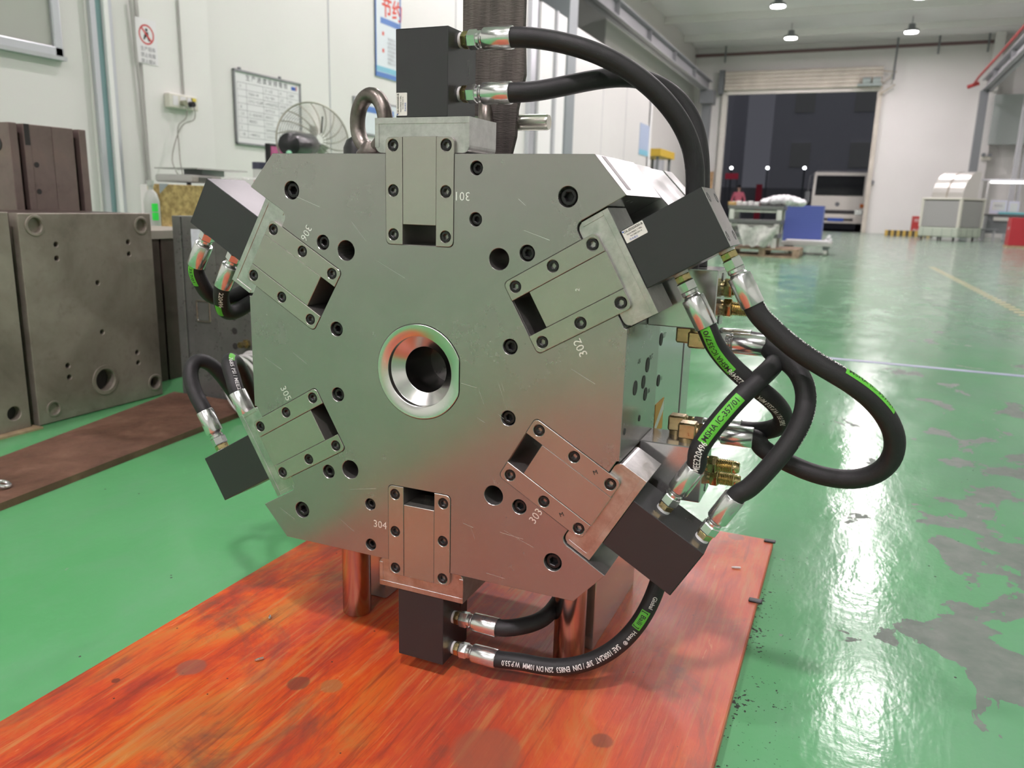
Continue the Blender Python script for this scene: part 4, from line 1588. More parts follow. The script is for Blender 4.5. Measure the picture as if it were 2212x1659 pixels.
# fan: wire guard facing the hall, seen from behind
fc = at(677, 306, X=-3.1)
fan = empty('pedestal_fan', (fc.x, fc.y, 0), 'round wire-guard fan with a black motor seen above the mould', 'fan')
fd = (CAM - fc)
fd.z = 0
fd = fd.normalized()
fdn = (fd + Vector((.25, .25, .05))).normalized()
gR = .262
M_WIRE = mat('grey_wire', (.36, .35, .29), .4, .6)
gd = MB().torus(fc, fdn, gR, .0062, 56, 8)
ex = fdn.orthogonal().normalized()
ey = fdn.cross(ex)
for i in range(1, 15):
    r = gR * (.22 + .76 * i / 15)
    dp = .085 * (1 - (r / gR) ** 2)
    gd.torus(fc + fdn * dp, fdn, r, .0021, 48, 4)
for i in range(18):
    a0 = 2 * PI * i / 18
    pts = []
    for j in range(9):
        t = .16 + .84 * j / 8
        a = a0 + .55 * t
        pts.append(fc + (ex * cos(a) + ey * sin(a)) * gR * t + fdn * (.085 * (1 - t * t)))
    gd.sweep(pts, .0038, 5)
gd.build('guard', M_WIRE, fan, True)
for s_ in range(3):
    a0 = 2 * PI * s_ / 3 + .6
    pts = [fc - fdn * .01 + (ex * cos(a0 + t * .35) + ey * sin(a0 + t * .35)) * gR * t for t in (.10, .2, .3, .42)]
    bl = MB()
    for pa, pb in zip(pts, pts[1:]):
        pass
    w = [.02, .03, .04, .035]
    v = []
    for q, ww in zip(pts, w):
        tdir = fdn.cross((q - fc).normalized())
        v += [q + tdir * ww + fdn * .012, q - tdir * ww - fdn * .012, q - tdir * ww - fdn * .015, q + tdir * ww + fdn * .009]
    f = []
    for j in range(3):
        for i in range(4):
            f.append((j * 4 + i, j * 4 + (i + 1) % 4, (j + 1) * 4 + (i + 1) % 4, (j + 1) * 4 + i))
    f += [(0, 1, 2, 3), (12, 13, 14, 15)]
    bl.add(v, f).build('blade', mat('pale_blade', (.62, .62, .60), .3, .5), fan, True)
m0 = fc + fdn * .06 + Vector((0, 0, -.03))
m1 = at(622, 312, X=-2.86)
MB().lathe(m0, m1, [(0, .03), (.12, .045), (.3, .075), (.85, .085), (.97, .07), (1, .03)], 22).build('motor', mat('black_enamel', (.02, .02, .022), .25), fan, True)
p_ = m1 + Vector((.03, -.03, -.055))
MB().sphere(p_, .018, 10, 6).build('label_light', mat('pale_green_print', (.35, .75, .50), .5), fan)
MB().tube((fc.x, fc.y, .06), (fc.x, fc.y, fc.z - .04), .017, seg=12).build('pole', M_SCREW, fan, True)
MB().lathe((fc.x, fc.y, 0), (fc.x, fc.y, .07), [(0, .21), (.4, .2), (.7, .06), (1, .03)], 28).build('base', M_SCREW, fan, True)
MB().sweep([fc + fdn * .16 + Vector((0, 0, .04)), fc + fdn * .165 + Vector((.005, 0, .11)), fc + fdn * .165 + Vector((.01, 0, .15))], .0045, 8).build('knob_stem', M_SCREW, fan)

# ------------------------------------------------------------------ things on the partition
def wall_pt(px, py, dx=.0):
    return at(px, py, X=PX + dx)


def wall_rect(a, b, c, d):
    """y0, y1, z0, z1 from two pixel corners (top left, bottom right)"""
    p, q = wall_pt(a, b), wall_pt(c, d)
    return p.y, q.y, q.z, p.z


y0, y1, z0, z1 = 4.604, 5.478, 1.084, 1.684
wb = empty('whiteboard', (PX, (y0 + y1) / 2, z0), 'whiteboard with a hand-written table hanging on the partition', 'whiteboard')
MB().box(PX + .003, PX + .012, y0, y1, z0, z1).build('panel', mat('whiteboard_white', (.80, .80, .81), .3), wb)
fr_ = MB()
for b in ((y0, y1, z0, z0 + .018), (y0, y1, z1 - .018, z1), (y0, y0 + .018, z0, z1), (y1 - .018, y1, z0, z1)):
    fr_.box(PX + .002, PX + .022, *b, .003)
fr_.build('frame', mat('dark_alu', (.33, .34, .35), .4, .7), wb)
gr = MB()
xs = PX + .0125
for i in range(9):
    z = z1 - .10 - .055 * i
    gr.box(xs, xs + .0004, y0 + .04, y1 - .03, z, z + .003)
for y in (y0 + .04, y0 + .15, y0 + .36, y0 + .56, y0 + .68, y1 - .03):
    gr.box(xs, xs + .0004, y, y + .003, z1 - .54, z1 - .1)
gr.build('grid', mat('grey_ink', (.30, .30, .32), .6), wb)
tx = MB()
rnd = random.Random(3)
text_plane(tx, '生 产 进 度 安 排 看 板', .055, (xs + .0006, y0 + .42, z1 - .055), (0, 1, 0), (0, 0, 1))
for i in range(8):
    z = z1 - .128 - .055 * i
    for y, wd in ((y0 + .065, 2), (y0 + .17, 7), (y0 + .38, 7), (y0 + .58, 3), (y0 + .70, 3)):
        if rnd.random() < .82:
            s_ = ''.join(rnd.choice('一二三四五六日上下工中大小') for _ in range(rnd.randint(max(1, wd - 3), wd)))
            text_plane(tx, s_, .026, (xs + .0006, y, z), (0, 1, 0), (0, 0, 1), align='LEFT')
tx.build('handwriting', mat('marker_ink', (.12, .12, .14), .6), wb)
MB().box(xs, xs + .0008, y1 - .13, y1 - .07, z1 - .075, z1 - .045).build('blue_logo', M_BLUEINK, wb)
MB().box(xs, xs + .0008, y1 - .065, y1 - .055, z1 - .075, z1 - .035).build('red_logo', M_REDP, wb)
for y in (y0 + .07, y0 + .58):
    MB().box(PX + .002, PX + .02, y, y + .02, z1, z1 + .018).build('hanger', M_GREYST, wb)

# blue poster with the red heading
y0, y1 = wall_pt(809, 100).y, wall_pt(863, 100).y
z0, z1 = wall_pt(809, 163).z, wall_pt(809, 163).z + .98
po = empty('poster', (PX, y0, z0), 'blue and white poster with big red characters on the partition', 'poster')
MB().box(PX + .002, PX + .012, y0, y1, z0, z1).build('sheet', mat('poster_white', (.70, .76, .80), .35), po)
xs = PX + .0125
MB().box(xs, xs + .0004, y0, y1, z0, z0 + .05).build('blue_foot', mat('poster_blue', (.10, .22, .55), .4), po)
MB().box(xs, xs + .0004, y0, y1, z0 + .055, z0 + .11).build('cyan_band', mat('poster_cyan', (.22, .52, .66), .4), po)
MB().box(xs, xs + .0004, y0, y1, z1 - .06, z1).build('blue_head', mat('poster_cyan'), po)
MB().box(xs, xs + .0004, y0 + .10, y1 - .02, z0 + .54, z0 + .60).build('blue_bar', mat('poster_blue'), po)
for y in (y0, y1 - .012):
    MB().box(PX + .002, PX + .018, y, y + .012, z0, z1).build('edge', mat('poster_blue'), po)
tx = MB()
text_plane(tx, '节约', .215, (xs + .0006, y0 + .33, z0 + .70), (0, 1, 0), (0, 0, 1), bold=.02)
tx.build('heading', mat('poster_red', (.70, .07, .04), .5), po)
tx = MB()
for i, z in enumerate((.44, .27)):
    text_plane(tx, '■', .05, (xs + .0006, y0 + .15, z0 + z), (0, 1, 0), (0, 0, 1))
tx.build('red_marks', mat('poster_red'), po)
tx = MB()
for i in range(7):
    text_plane(tx, '节约用水节约用电人人有责'[i:i + 5], .034, (xs + .0006, y0 + .32, z0 + .40 - .04 * i), (0, 1, 0), (0, 0, 1))
tx.build('small_print', mat('grey_ink'), po)
# lower notice board behind the eye bolt
y0, y1, z0, z1 = wall_pt(761, 207).y, wall_pt(858, 207).y, 1.32, wall_pt(761, 207).z
nb = empty('notice_board', (PX, y0, z0), 'framed notice sheet seen through and beside the eye bolt', 'notice')
MB().box(PX + .002, PX + .014, y0, y1, z0, z1).build('frame', mat('dark_alu'), nb)
MB().box(PX + .0142, PX + .016, y0 + .02, y1 - .02, z0 + .02, z1 - .02).build('sheet', mat('poster_white'), nb)
MB().box(PX + .0162, PX + .0168, y0 + .1, y1 - .1, z1 - .13, z1 - .07).build('blue_line', mat('poster_blue'), nb)
MB().box(PX + .0162, PX + .0168, y1 - .25, y1 - .05, z0 + .05, z0 + .12).build('orange_line', mat('orange_sticker'), nb)
# small blue poster far along
y0, y1, z0, z1 = wall_rect(1383, 265, 1398, 338)
bp = MB().box(PX + .002, PX + .012, y0, y1, z0, z1).build('poster', mat('pale_blue_sheet', (.42, .50, .66), .4))
tag(bp, 'small pale blue poster at the far end of the partition', 'poster')
MB().box(PX + .0122, PX + .013, y0, y1, z0, z0 + .12).build('blue_foot', mat('poster_cyan'), bp)
# prohibition sign on the pilaster
SX = PX + .0352
P = lambda px, py: at(px, py, X=SX)
y0, y1, z0, z1 = P(294, 90).y, P(338, 90).y, P(317, 138).z, P(317, 42).z
sg = empty('prohibition_sign', (SX, y0, z0), 'white sign with a red crossed circle on the pilaster', 'sign')
MB().box(SX, SX + .004, y0, y1, z0, z1).build('plate', mat('sign_white', (.80, .79, .80), .4), sg)
cy_, cz_, rr_ = (y0 + y1) / 2, z1 - .105, .068
tr = MB()
v, f = plate2d(circle(rr_, 40, (cy_, cz_)), [circle(rr_ * .83, 40, (cy_, cz_))], 0, .0006)
tr.add([Vector((SX + .0050 - p.y, p.x, p.z)) for p in v], f)
dd = rr_ * .62
tr.prism([(cy_ - dd - .005, cz_ + dd - .005), (cy_ - dd + .005, cz_ + dd + .005), (cy_ + dd + .005, cz_ - dd + .005), (cy_ + dd - .005, cz_ - dd - .005)], SX + .0044, SX + .005, 'X')
tr.build('red_ring', mat('sign_red', (.62, .08, .08), .5), sg)
pg = MB()
pg.prism(circle(.011, 16, (cy_ + .002, cz_ + .032)), SX + .0041, SX + .0046, 'X')
pg.prism([(cy_ - .012, cz_ + .018), (cy_ + .016, cz_ + .018), (cy_ + .02, cz_ - .014), (cy_ - .004, cz_ - .016), (cy_ - .02, cz_ - .038), (cy_ - .03, cz_ - .034)], SX + .0041, SX + .0046, 'X')
pg.prism([(cy_ + .0, cz_ - .014), (cy_ + .02, cz_ - .014), (cy_ + .03, cz_ - .042), (cy_ + .018, cz_ - .044)], SX + .0041, SX + .0046, 'X')
pg.build('pictogram', M_INK, sg)
tx = MB()
for i, t in enumerate(('生产现场', '禁止吸烟', '禁止烟火')):
    text_plane(tx, t, .033, (SX + .0045, (y0 + y1) / 2 + .005, z1 - .205 - .042 * i), (0, 1, 0), (0, 0, 1))
tx.build('lettering', mat('marker_ink'), sg)
# socket strip with two plugs, conduits
y0, y1, z0, z1 = P(355, 218).y, P(417, 218).y, P(386, 236).z, P(386, 206).z
so = empty('socket_box', (SX, y0, z0), 'white wall socket box with two plugs on the pilaster', 'socket')
MB().box(SX, SX + .05, y0, y1, z0, z1, .006).build('box', mat('ivory_plastic', (.70, .68, .60), .4), so)
for t in (.12, .38, .62):
    yy = y0 + (y1 - y0) * t
    MB().box(SX + .0502, SX + .052, yy, yy + .05, z0 + .018, z1 - .014).build('outlet', mat('sign_white'), so)
MB().box(SX + .0502, SX + .052, y1 - .07, y1 - .02, z1 - .035, z1 - .012).build('yellow_mark', mat('yellow_mark', (.75, .62, .08), .5), so)
for j, (t, mm) in enumerate(((.42, mat('grey_plug', (.28, .28, .20), .5)), (.70, M_SCREW))):
    yy = y0 + (y1 - y0) * t
    zz = (z0 + z1) / 2 - .01
    MB().tube((SX + .052, yy, zz), (SX + .09, yy, zz), .021, seg=16).build('plug', mm, so, True)
    e_ = at(391 + 5 * j, 388, X=-2.95)
    mid = [(SX + .088, yy, zz - .02), (SX + .095, yy + .005, zz - .12)]
    mid += [tuple(at(383 if j == 0 else 396, 265, X=SX + .10)), tuple(at(386 if j == 0 else 379, 305, X=SX + .12)), tuple(at(389 if j == 0 else 372, 345, X=SX + .3)), tuple(at(394 if j == 0 else 385, 378, X=-3.2)), tuple(e_)]
    MB().sweep(smooth_path(mid, .03, 4), .0042, 6).build('cable', mat('grey_cable', (.24, .235, .20), .5), so, True)
cdn = MB()
for (a, b) in (((384, 0), (397, 204)),):
    cdn.tube(at(*a, X=SX + .012), at(*b, X=SX + .012), .008, seg=8)
cd_ = cdn.build('conduit', mat('grey_cable2', (.45, .44, .42), .5), None, True)
tag(cd_, 'thin vertical conduit running down to the socket box', 'conduit')
cdn = MB().tube(at(281, 0, X=SX + .01), at(331, 452, X=SX + .01), .011, seg=8)
cd_ = cdn.build('conduit', mat('grey_cable2'), None, True)
tag(cd_, 'vertical conduit along the left edge of the pilaster', 'conduit')

# ------------------------------------------------------------------ right side of the hall
M_WHITEP = mat('white_plastic', (.72, .72, .70), .4)
M_PALLET = mat('pallet_wood', (.34, .24, .17), .7, var=.3, vscale=9)
pal = empty('pallet', (-.78, 11.9, 0), 'wooden pallet on the floor under the stacked tables', 'pallet')
for i in range(5):
    y = 11.42 + .2 * i
    MB().box(-1.32, -.27, y, y + .14, .10, .125).build('deck_board', M_PALLET, pal)
for x in (-1.3, -.83, -.36):
    MB().box(x, x + .09, 11.42, 12.36, .022, .10).build('stringer', M_PALLET, pal)
for y in (11.42, 11.82, 12.22):
    MB().box(-1.32, -.27, y, y + .14, 0, .022).build('bottom_board', M_PALLET, pal)
zz = .125
M_RACK = mat('grey_rack', (.16, .165, .16), .45, .4)
M_FOOT = mat('white_foot', (.60, .60, .56), .5)
tn = ['lowest', 'middle', 'topmost']
for k in range(3):
    ty = 11.75
    tb = empty('steel_frame_table', (-.95, ty, zz), '%s grey steel frame of the stack on the wooden pallet' % tn[k], 'frame', 'stacked steel frames')
    x0, x1 = -1.38 + .03 * k, -.58 + .02 * k
    MB().box(x0, x1, ty - .3, ty + .35, zz + .145, zz + .20, .004).build('top', M_RACK, tb)
    MB().box(x0 + .04, x1 - .04, ty - .28, ty - .24, zz + .105, zz + .135).build('rail', mat('pale_rail2', (.50, .50, .46), .5), tb)
    for x in (x0 + .02, x1 - .09):
        for y in (ty - .3, ty + .25):
            MB().box(x, x + .07, y, y + .07, zz + (.0 if k else .0), zz + .145, .006).build('foot', M_FOOT, tb)
    zz += .2005
# plastic sheet hanging at the front
v, f = [], []
nx, nz = 14, 9
for i in range(nx + 1):
    for j in range(nz + 1):
        t, s_ = i / nx, j / nz
        x = -1.16 + .60 * t + (.5 - t) * .25 * s_
        z = .44 - .29 * s_
        v.append((x, 11.36 - .05 * math.sin(t * 9 + s_ * 3) * (.3 + s_) - .03 * s_, z + .02 * math.sin(t * 14)))
for i in range(nx):
    for j in range(nz):
        a = i * (nz + 1) + j
        f.append((a, a + 1, a + nz + 2, a + nz + 1))
n0 = len(v)
v += [(p[0], p[1] + .006, p[2]) for p in v]
f += [tuple(n0 + q for q in reversed(t)) for t in f[:nx * nz]]
ps = mesh_obj('plastic_sheet', v, f, mat('crumpled_film', (.52, .52, .49), .35, var=.25, vscale=14), None, True)
tag(ps, 'crumpled pale plastic sheet hanging on the front of the pallet stack', 'sheet')
# odds and ends on top
zz = .727
bg_ = MB()
for i in range(9):
    t = i / 8
    bg_.sphere((-.83 + .5 * t, 11.75 + .05 * math.sin(i * 2.2), zz + .05 + .03 * math.sin(PI * t)), .075, 10, 6, (1.1, 1.6, .75 + .4 * math.sin(PI * t)))
bo = bg_.build('plastic_bag', mat('white_film', (.74, .74, .76), .3, var=.1, vscale=20), None, True)
bo.location.z = zz
tag(bo, 'crumpled white plastic bag lying on top of the stacked frames', 'bag')
for i in range(5):
    x = -1.32 + .085 * i
    o = MB().box(x, x + .07, 11.6, 11.7, zz, zz + .055 + .01 * (i % 2), .008).build('white_box', M_WHITEP)
    tag(o, '%s small white box of the row on the stacked frames' % ['leftmost', 'second', 'middle', 'fourth', 'rightmost'][i], 'box', 'small white boxes on the stacked frames')
o = MB().box(-1.33, -1.22, 11.46, 11.56, zz - .0, zz + .05, .006).build('carton', mat('brown_card', (.50, .30, .12), .6))
tag(o, 'small brown carton at the left end of the stacked frames', 'carton')
# blue louvred crate on a cart
ctz = .235
cart = empty('flat_cart', (-.25, 12.92, 0), 'low grey flat cart with white wheels carrying the blue crate', 'cart')
MB().box(-.62, .12, 12.47, 13.37, .14, .20, .005).build('deck', mat('pale_cart', (.46, .47, .44), .5), cart)
for x in (-.57, .0):
    for y in (12.52, 13.22):
        MB().box(x, x + .09, y, y + .06, .085, .14).build('caster_bracket', M_GREYST, cart)
        MB().tube((x + .02, y + .03, .045), (x + .07, y + .03, .045), .045, seg=16).build('wheel', M_FOOT, cart, True)
pb = MB().box(-.55, .08, 12.48, 12.7, .20, .232, .012).build('paper_bundle', mat('paper_white', (.74, .74, .75), .6))
tag(pb, 'white paper bundle on the front of the flat cart', 'paper')
blu = empty('blue_crate', (-.33, 13.02, .20), 'tall blue louvred plastic crate standing on the flat cart', 'crate')
M_BLUE = mat('blue_plastic', (.095, .135, .42), .45)
MB().box(-.615, -.055, 12.74, 13.27, .20, .755).build('body', mat('dark_blue_plastic', (.06, .085, .28), .5), blu)
for i in range(15):
    z = .205 + .0365 * i
    MB().box(-.62, -.05, 12.72, 13.28, z, z + .030, .003).build('slat', M_BLUE, blu)
rl = MB()
for i in range(5):
    x = -.02 + .035 * i
for i, (x, z) in enumerate(((.03, .30), (.085, .30), (.06, .35))):
    o = MB().tube((x, 12.76, z - .07 if i < 2 else .372 - .035), (x, 13.22, z - .07 if i < 2 else .372 - .035), .026, seg=14).build('roll', mat('paper_white'), None, True)
    o.location.z = .2005 if i < 2 else .2525
    tag(o, ['white paper roll beside the blue crate, left of two', 'white paper roll beside the blue crate, right of two', 'white paper roll lying on top of the other two'][i], 'roll', 'paper rolls on the cart')
# plank leaning by the door
o = MB().prism([(29.3, 0), (29.36, 0), (29.66, 2.0), (29.60, 2.0)], -4.86, -4.62, 'X').build('leaning_board', mat('old_board', (.42, .27, .14), .7, var=.3, vscale=6))
tag(o, 'brown wooden board leaning at the left door jamb', 'board')
o = MB().box(-5.45, -4.75, 21.6, 23.4, 2.05, 2.25, .01).build('yellow_canopy', mat('yellow_paint', (.62, .42, .05), .5))
tag(o, 'yellow box on grey legs beyond the end of the partition', 'box')
for x, y in ((-5.4, 21.7), (-4.9, 21.7), (-5.4, 23.2), (-4.9, 23.2)):
    MB().box(x, x + .07, y, y + .07, 0, 2.05).build('leg', M_GREYST, o)

# evaporative air cooler ------------------------------------------------
CQ = at(2068, 505, Y=23.4)
RT = Matrix.Translation((CQ.x, CQ.y, 0)) @ Matrix.Rotation(rad(-36), 4, 'Z') @ Matrix.Translation((-1.12, 0, 0))
ac = empty('air_cooler', (CQ.x, CQ.y + .5, 0), 'cream evaporative air cooler on castors with a bent metal duct on top', 'air cooler')
M_CREAM = mat('cream_plastic', (.62, .62, .54), .45)
M_TUB = mat('pale_green_tub', (.47, .53, .44), .5)
L = 1.12


def lbox(name, mm, *b, parent=ac, bev=0.):
    return MB().box(*b, bev, M=RT).build(name, mm, parent)


lbox('tub', M_TUB, 0, L, 0, L, .10, .36, bev=.03)
for i in range(4):
    lbox('tub_rib', mat('tub_rib', (.36, .42, .35), .5), .14 + .27 * i, .16 + .27 * i, -.006, .0, .11, .33)
    lbox('tub_rib', mat('tub_rib'), L, L + .006, .14 + .27 * i, .16 + .27 * i, .11, .33)
lbox('core', mat('dark_core', (.05, .05, .04), .7), .05, L - .05, .05, L - .05, .36, 1.08)
lbox('roof', M_CREAM, -.01, L + .01, -.01, L + .01, 1.07, 1.13, bev=.02)
for x, y in ((0, 0), (L - .07, 0), (0, L - .07), (L - .07, L - .07)):
    lbox('corner_post', M_CREAM, x, x + .07, y, y + .07, .36, 1.08)
for i in range(12):
    z = .385 + .056 * i
    lbox('louvre', mat('grey_louvre', (.56, .57, .55), .5), .07, L - .07, .012, .045, z, z + .034)
    lbox('louvre', mat('grey_louvre'), L - .045, L - .012, .07, L - .07, z, z + .034)
for a, b in ((.08, .08), (.98, .08), (.98, .98), (.08, .98), (.55, .08)):
    p = RT @ Vector((a, b, .05))
    MB().tube(p + Vector((-.02, 0, 0)), p + Vector((.02, 0, 0)), .05, seg=14).build('castor', M_SCREW, ac, True)
    MB().box(p.x - .03, p.x + .03, p.y - .03, p.y + .03, .07, .11).build('castor_fork', M_GREYST, ac)
prof = [(.22, 1.13)] + [(.22 + .68 * (1 - cos(PI / 2 * i / 8)) * .95, 1.13 + .70 * sin(PI / 2 * i / 8)) for i in range(1, 9)] + [(1.0, 1.80), (.90, 1.13)]
# duct elbow: profile across local y, extruded along local x
du = MB()
n = len(prof)
v = [RT @ Vector((x, y, z)) for x in (.12, .98) for y, z in prof]
du.add(v, [(i, (i + 1) % n, n + (i + 1) % n, n + i) for i in range(n)] + [tuple(range(n)), tuple(range(n, 2 * n))])
du.build('duct_elbow', mat('galvanised_sheet', (.62, .62, .58), .32, .7), ac)
du = MB()
v = [RT @ Vector((x, y - (.012 if i_ < n - 1 else 0), z + .008)) for x in (.53, .56) for i_, (y, z) in enumerate(prof)]
du.add(v, [(i, (i + 1) % n, n + (i + 1) % n, n + i) for i in range(n)] + [tuple(range(n)), tuple(range(n, 2 * n))])
du.build('duct_seam', mat('tan_seam', (.35, .32, .25), .5), ac)
# kerb, red boxes, bench ---------------------------------------------------
kb = empty('wheel_stop', (1.9, 27.4, 0), 'yellow and black striped kerb along the far wall', 'kerb')
for i in range(16):
    x = 1.25 + .085 * i
    MB().box(x, x + .085, 27.3, 27.45, 0, .17).build('stripe', mat('yellow_stripe', (.62, .42, .10), .5) if i % 2 == 0 else mat('black_stripe', (.10, .08, .05), .5), kb)
o = empty('red_box', (2.1, 28.2, 0), 'red cabinet against the far wall left of the air cooler', 'cabinet')
MB().box(2.02, 2.35, 28.1, 28.4, 0, .62, .01).build('body', M_REDP, o)
tx = MB()
text_plane(tx, '消防', .12, (2.18, 28.098, .48), (1, 0, 0), (0, 0, 1))
text_plane(tx, '器材', .12, (2.18, 28.098, .16), (1, 0, 0), (0, 0, 1))
tx.build('lettering', M_WHITEP, o)
p = at(2195, 536, Z=0)
o = empty('red_box', (p.x, p.y, 0), 'red fire cabinet standing at the right edge of the picture', 'cabinet')
MB().box(p.x - .17, p.x + .28, p.y, p.y + .5, .05, .66, .01).build('body', mat('red_cabinet', (.45, .03, .04), .4), o)
MB().box(p.x - .19, p.x + .3, p.y - .02, p.y + .52, 0, .05).build('plinth', M_TAN, o)
tx = MB()
text_plane(tx, '灭火器', .09, (p.x - .171, p.y + .25, .42), (0, -1, 0), (0, 0, 1))
tx.build('lettering', M_WHITEP, o)
wbk = empty('workbench', (4.2, 25.3, 0), 'grey workbench with a lit overhead frame at the right edge', 'workbench')
MB().box(3.62, 4.75, 25, 25.7, .70, .74, .005).build('bench_top', mat('dark_top', (.14, .14, .14), .4), wbk)
MB().box(3.72, 4.7, 25.05, 25.1, .22, .70).build('modesty_panel', M_GREYST, wbk)
MB().box(3.86, 4.28, 24.96, 25.0, .56, .66, .005).build('drawer', M_FOOT, wbk)
for x in (3.66, 4.66):
    MB().box(x, x + .06, 25.05, 25.65, 0, .70).build('leg', M_LGREY, wbk)
    MB().box(x, x + .04, 25.5, 25.54, .74, 1.66).build('frame_post', M_WHITEP, wbk)
MB().box(3.5, 4.72, 25.5, 25.54, 1.64, 1.70, .01).build('frame_bar', M_LGREY, wbk)
MB().tube((3.72, 25.47, 1.61), (4.6, 25.47, 1.61), .03, seg=12).build('tube_lamp', mat('tube_lamp', (1, 1, 1), .5, emit=(1, 1, 1), estr=3), wbk, True)
o = MB().box(3.80, 4.2, 25.42, 25.45, .745, 1.12, .004).build('paper_board', mat('framed_paper', (.70, .70, .82), .5))
tag(o, 'framed white sheet standing left on the workbench', 'paper')
MB().box(3.84, 4.16, 25.415, 25.42, .85, 1.08).build('print_area', M_WHITEP, o)
tx = MB()
text_plane(tx, '检验区', .07, (4.0, 25.412, .97), (1, 0, 0), (0, 0, 1))
tx.build('print', mat('grey_ink'), o)
o = MB().box(4.24, 4.5, 25.42, 25.45, .745, 1.10, .004).build('paper_board', mat('framed_paper'))
tag(o, 'framed white sheet standing right on the workbench', 'paper')
MB().box(4.28, 4.46, 25.415, 25.42, .8, 1.05).build('print_area', M_WHITEP, o)
o = MB().box(4.0, 4.6, 25.05, 25.35, .741, .80, .01).build('turquoise_tray', mat('turquoise', (.16, .50, .55), .4))
tag(o, 'turquoise tray on the workbench', 'tray')
st = empty('stool', (3.75, 24.6, 0), 'low grey stool in front of the workbench', 'stool')
MB().box(3.56, 3.95, 24.45, 24.8, .30, .34, .01).build('seat', M_GREYST, st)
for x in (3.6, 3.88):
    for y in (24.48, 24.74):
        MB().tube((x, y, 0), (x, y, .30), .014, seg=8).build('leg', M_LGREY, st, True)
p = at(2130, 340, Y=29.48)
el = empty('emergency_light', p, 'twin-head emergency light on the white pilaster', 'emergency light')
MB().box(p.x - .14, p.x + .14, 29.42, 29.5, p.z - .08, p.z + .03, .01).build('body', mat('ivory_plastic'), el)
for x in (-.09, .09):
    MB().tube((p.x + x, 29.36, p.z + .07), (p.x + x, 29.47, p.z + .07), .06, seg=16).build('lamp_head', M_GREYST, el, True)
p = at(1884, 394, Y=29.98)
o = MB().tube((p.x, 29.90, p.z), (p.x, 30.0, p.z), .07, seg=16).build('door_switch', M_GREYST, None, True)
tag(o, 'small round door switch beside the roller door', 'switch')

# floor markings
tpz = MB().box(.05, 5.2, 3.03, 3.075, 0, .0012).build('floor_tape', mat('lilac_tape', (.33, .36, .50), .5, var=.1, vscale=8))
tag(tpz, 'faded lilac tape line across the green floor', 'tape')
ds = empty('floor_stripe', (1.5, 9, 0), 'dashed worn yellow stripe along the hall floor', 'floor marking')
for i in range(34):
    y = 5.2 + .17 * i
    x = 1.63 - .038 * (y - 5.2)
    v = [(x - .04, y, .0011), (x + .04, y + .05, .0011), (x + .04, y + .13, .0011), (x - .04, y + .08, .0011)]
    v += [(a, b, 0) for a, b, c in v]
    mesh_obj('dash', v, [(0, 1, 2, 3), (7, 6, 5, 4), (0, 4, 5, 1), (1, 5, 6, 2), (2, 6, 7, 3), (3, 7, 4, 0)], mat('worn_yellow', (.42, .36, .20), .5), ds)

# ------------------------------------------------------------------ truck in the doorway
TY = 32.6
tk = empty('truck', (-.38, TY + .8, -.03), 'white light truck parked nose-in outside the roller door', 'truck')
M_TW = mat('truck_white', (.86, .84, .76), .35)
x0, x1 = -1.32, .58
side = [(TY, .28), (TY - .05, .55), (TY - .04, 1.25), (TY + .28, 2.05), (TY + .40, 2.17), (TY + 1.7, 2.20), (TY + 1.7, .28)]
MB().prism(side, x0, x1, 'X').build('cab', M_TW, tk)
ws = [(TY - .047, 1.30), (TY + .265, 2.03), (TY + .255, 2.04), (TY - .06, 1.30)]
MB().prism(ws, x0 + .10, x1 - .10, 'X').build('windscreen', mat('dark_glass', (.02, .022, .025), .08, spec=.7), tk)
MB().box(x0 + .12, x1 - .12, TY - .075, TY - .04, .62, .76, .01).build('grille', mat('dark_grille', (.06, .06, .06), .5), tk)
MB().box(x0 + .02, x1 - .02, TY - .16, TY - .0, .26, .55, .03).build('bumper', M_TW, tk)
MB().box(x0 + .35, x1 - .35, TY - .17, TY - .155, .36, .45).build('bumper_slot', mat('dark_grille'), tk)
pl_ = MB().box(-.66, -.10, TY - .185, TY - .17, .34, .46).build('number_plate', mat('blue_plate', (.04, .12, .55), .4), tk)
for xa in (x0 + .03, x1 - .33):
    MB().box(xa, xa + .30, TY - .085, TY - .04, .58, .80, .02).build('headlight', M_CHROME, tk)
MB().box(x1 - .16, x1 - .03, TY - .07, TY - .03, .86, 1.0, .01).build('indicator', mat('amber', (.65, .18, .03), .4), tk)
MB().lathe((-.38, TY - .075, .98), (-.38, TY - .045, .98), [(0, .07), (1, .08)], 24).build('badge', M_GREYST, tk)
for s_, xa in ((-1, x0), (1, x1)):
    MB().sweep([(xa, TY + .3, 2.1), (xa + s_ * .14, TY - .05, 2.0), (xa + s_ * .16, TY - .1, 1.35), (xa, TY, 1.2)], .015, 6).build('mirror_arm', M_GREYST, tk)
    MB().box(xa + s_ * .16 - .09, xa + s_ * .16 + .09, TY - .14, TY - .08, 1.0, 1.42, .02).build('mirror', M_GREYST, tk)
    for yy in (TY + .55, TY + 3.2):
        MB().tube((xa - s_ * .24, yy, .34), (xa - s_ * .02, yy, .34), .37, seg=24).build('wheel', M_SCREW, tk, True)
MB().box(x0 - .02, x1 + .02, TY + 1.85, TY + 5.0, .75, 2.3, .02).build('cargo_box', mat('truck_body', (.30, .31, .33), .5), tk)
MB().box(x0 + .3, x1 - .3, TY + 1.0, TY + 5.0, .45, .75).build('chassis', M_SCREW, tk)

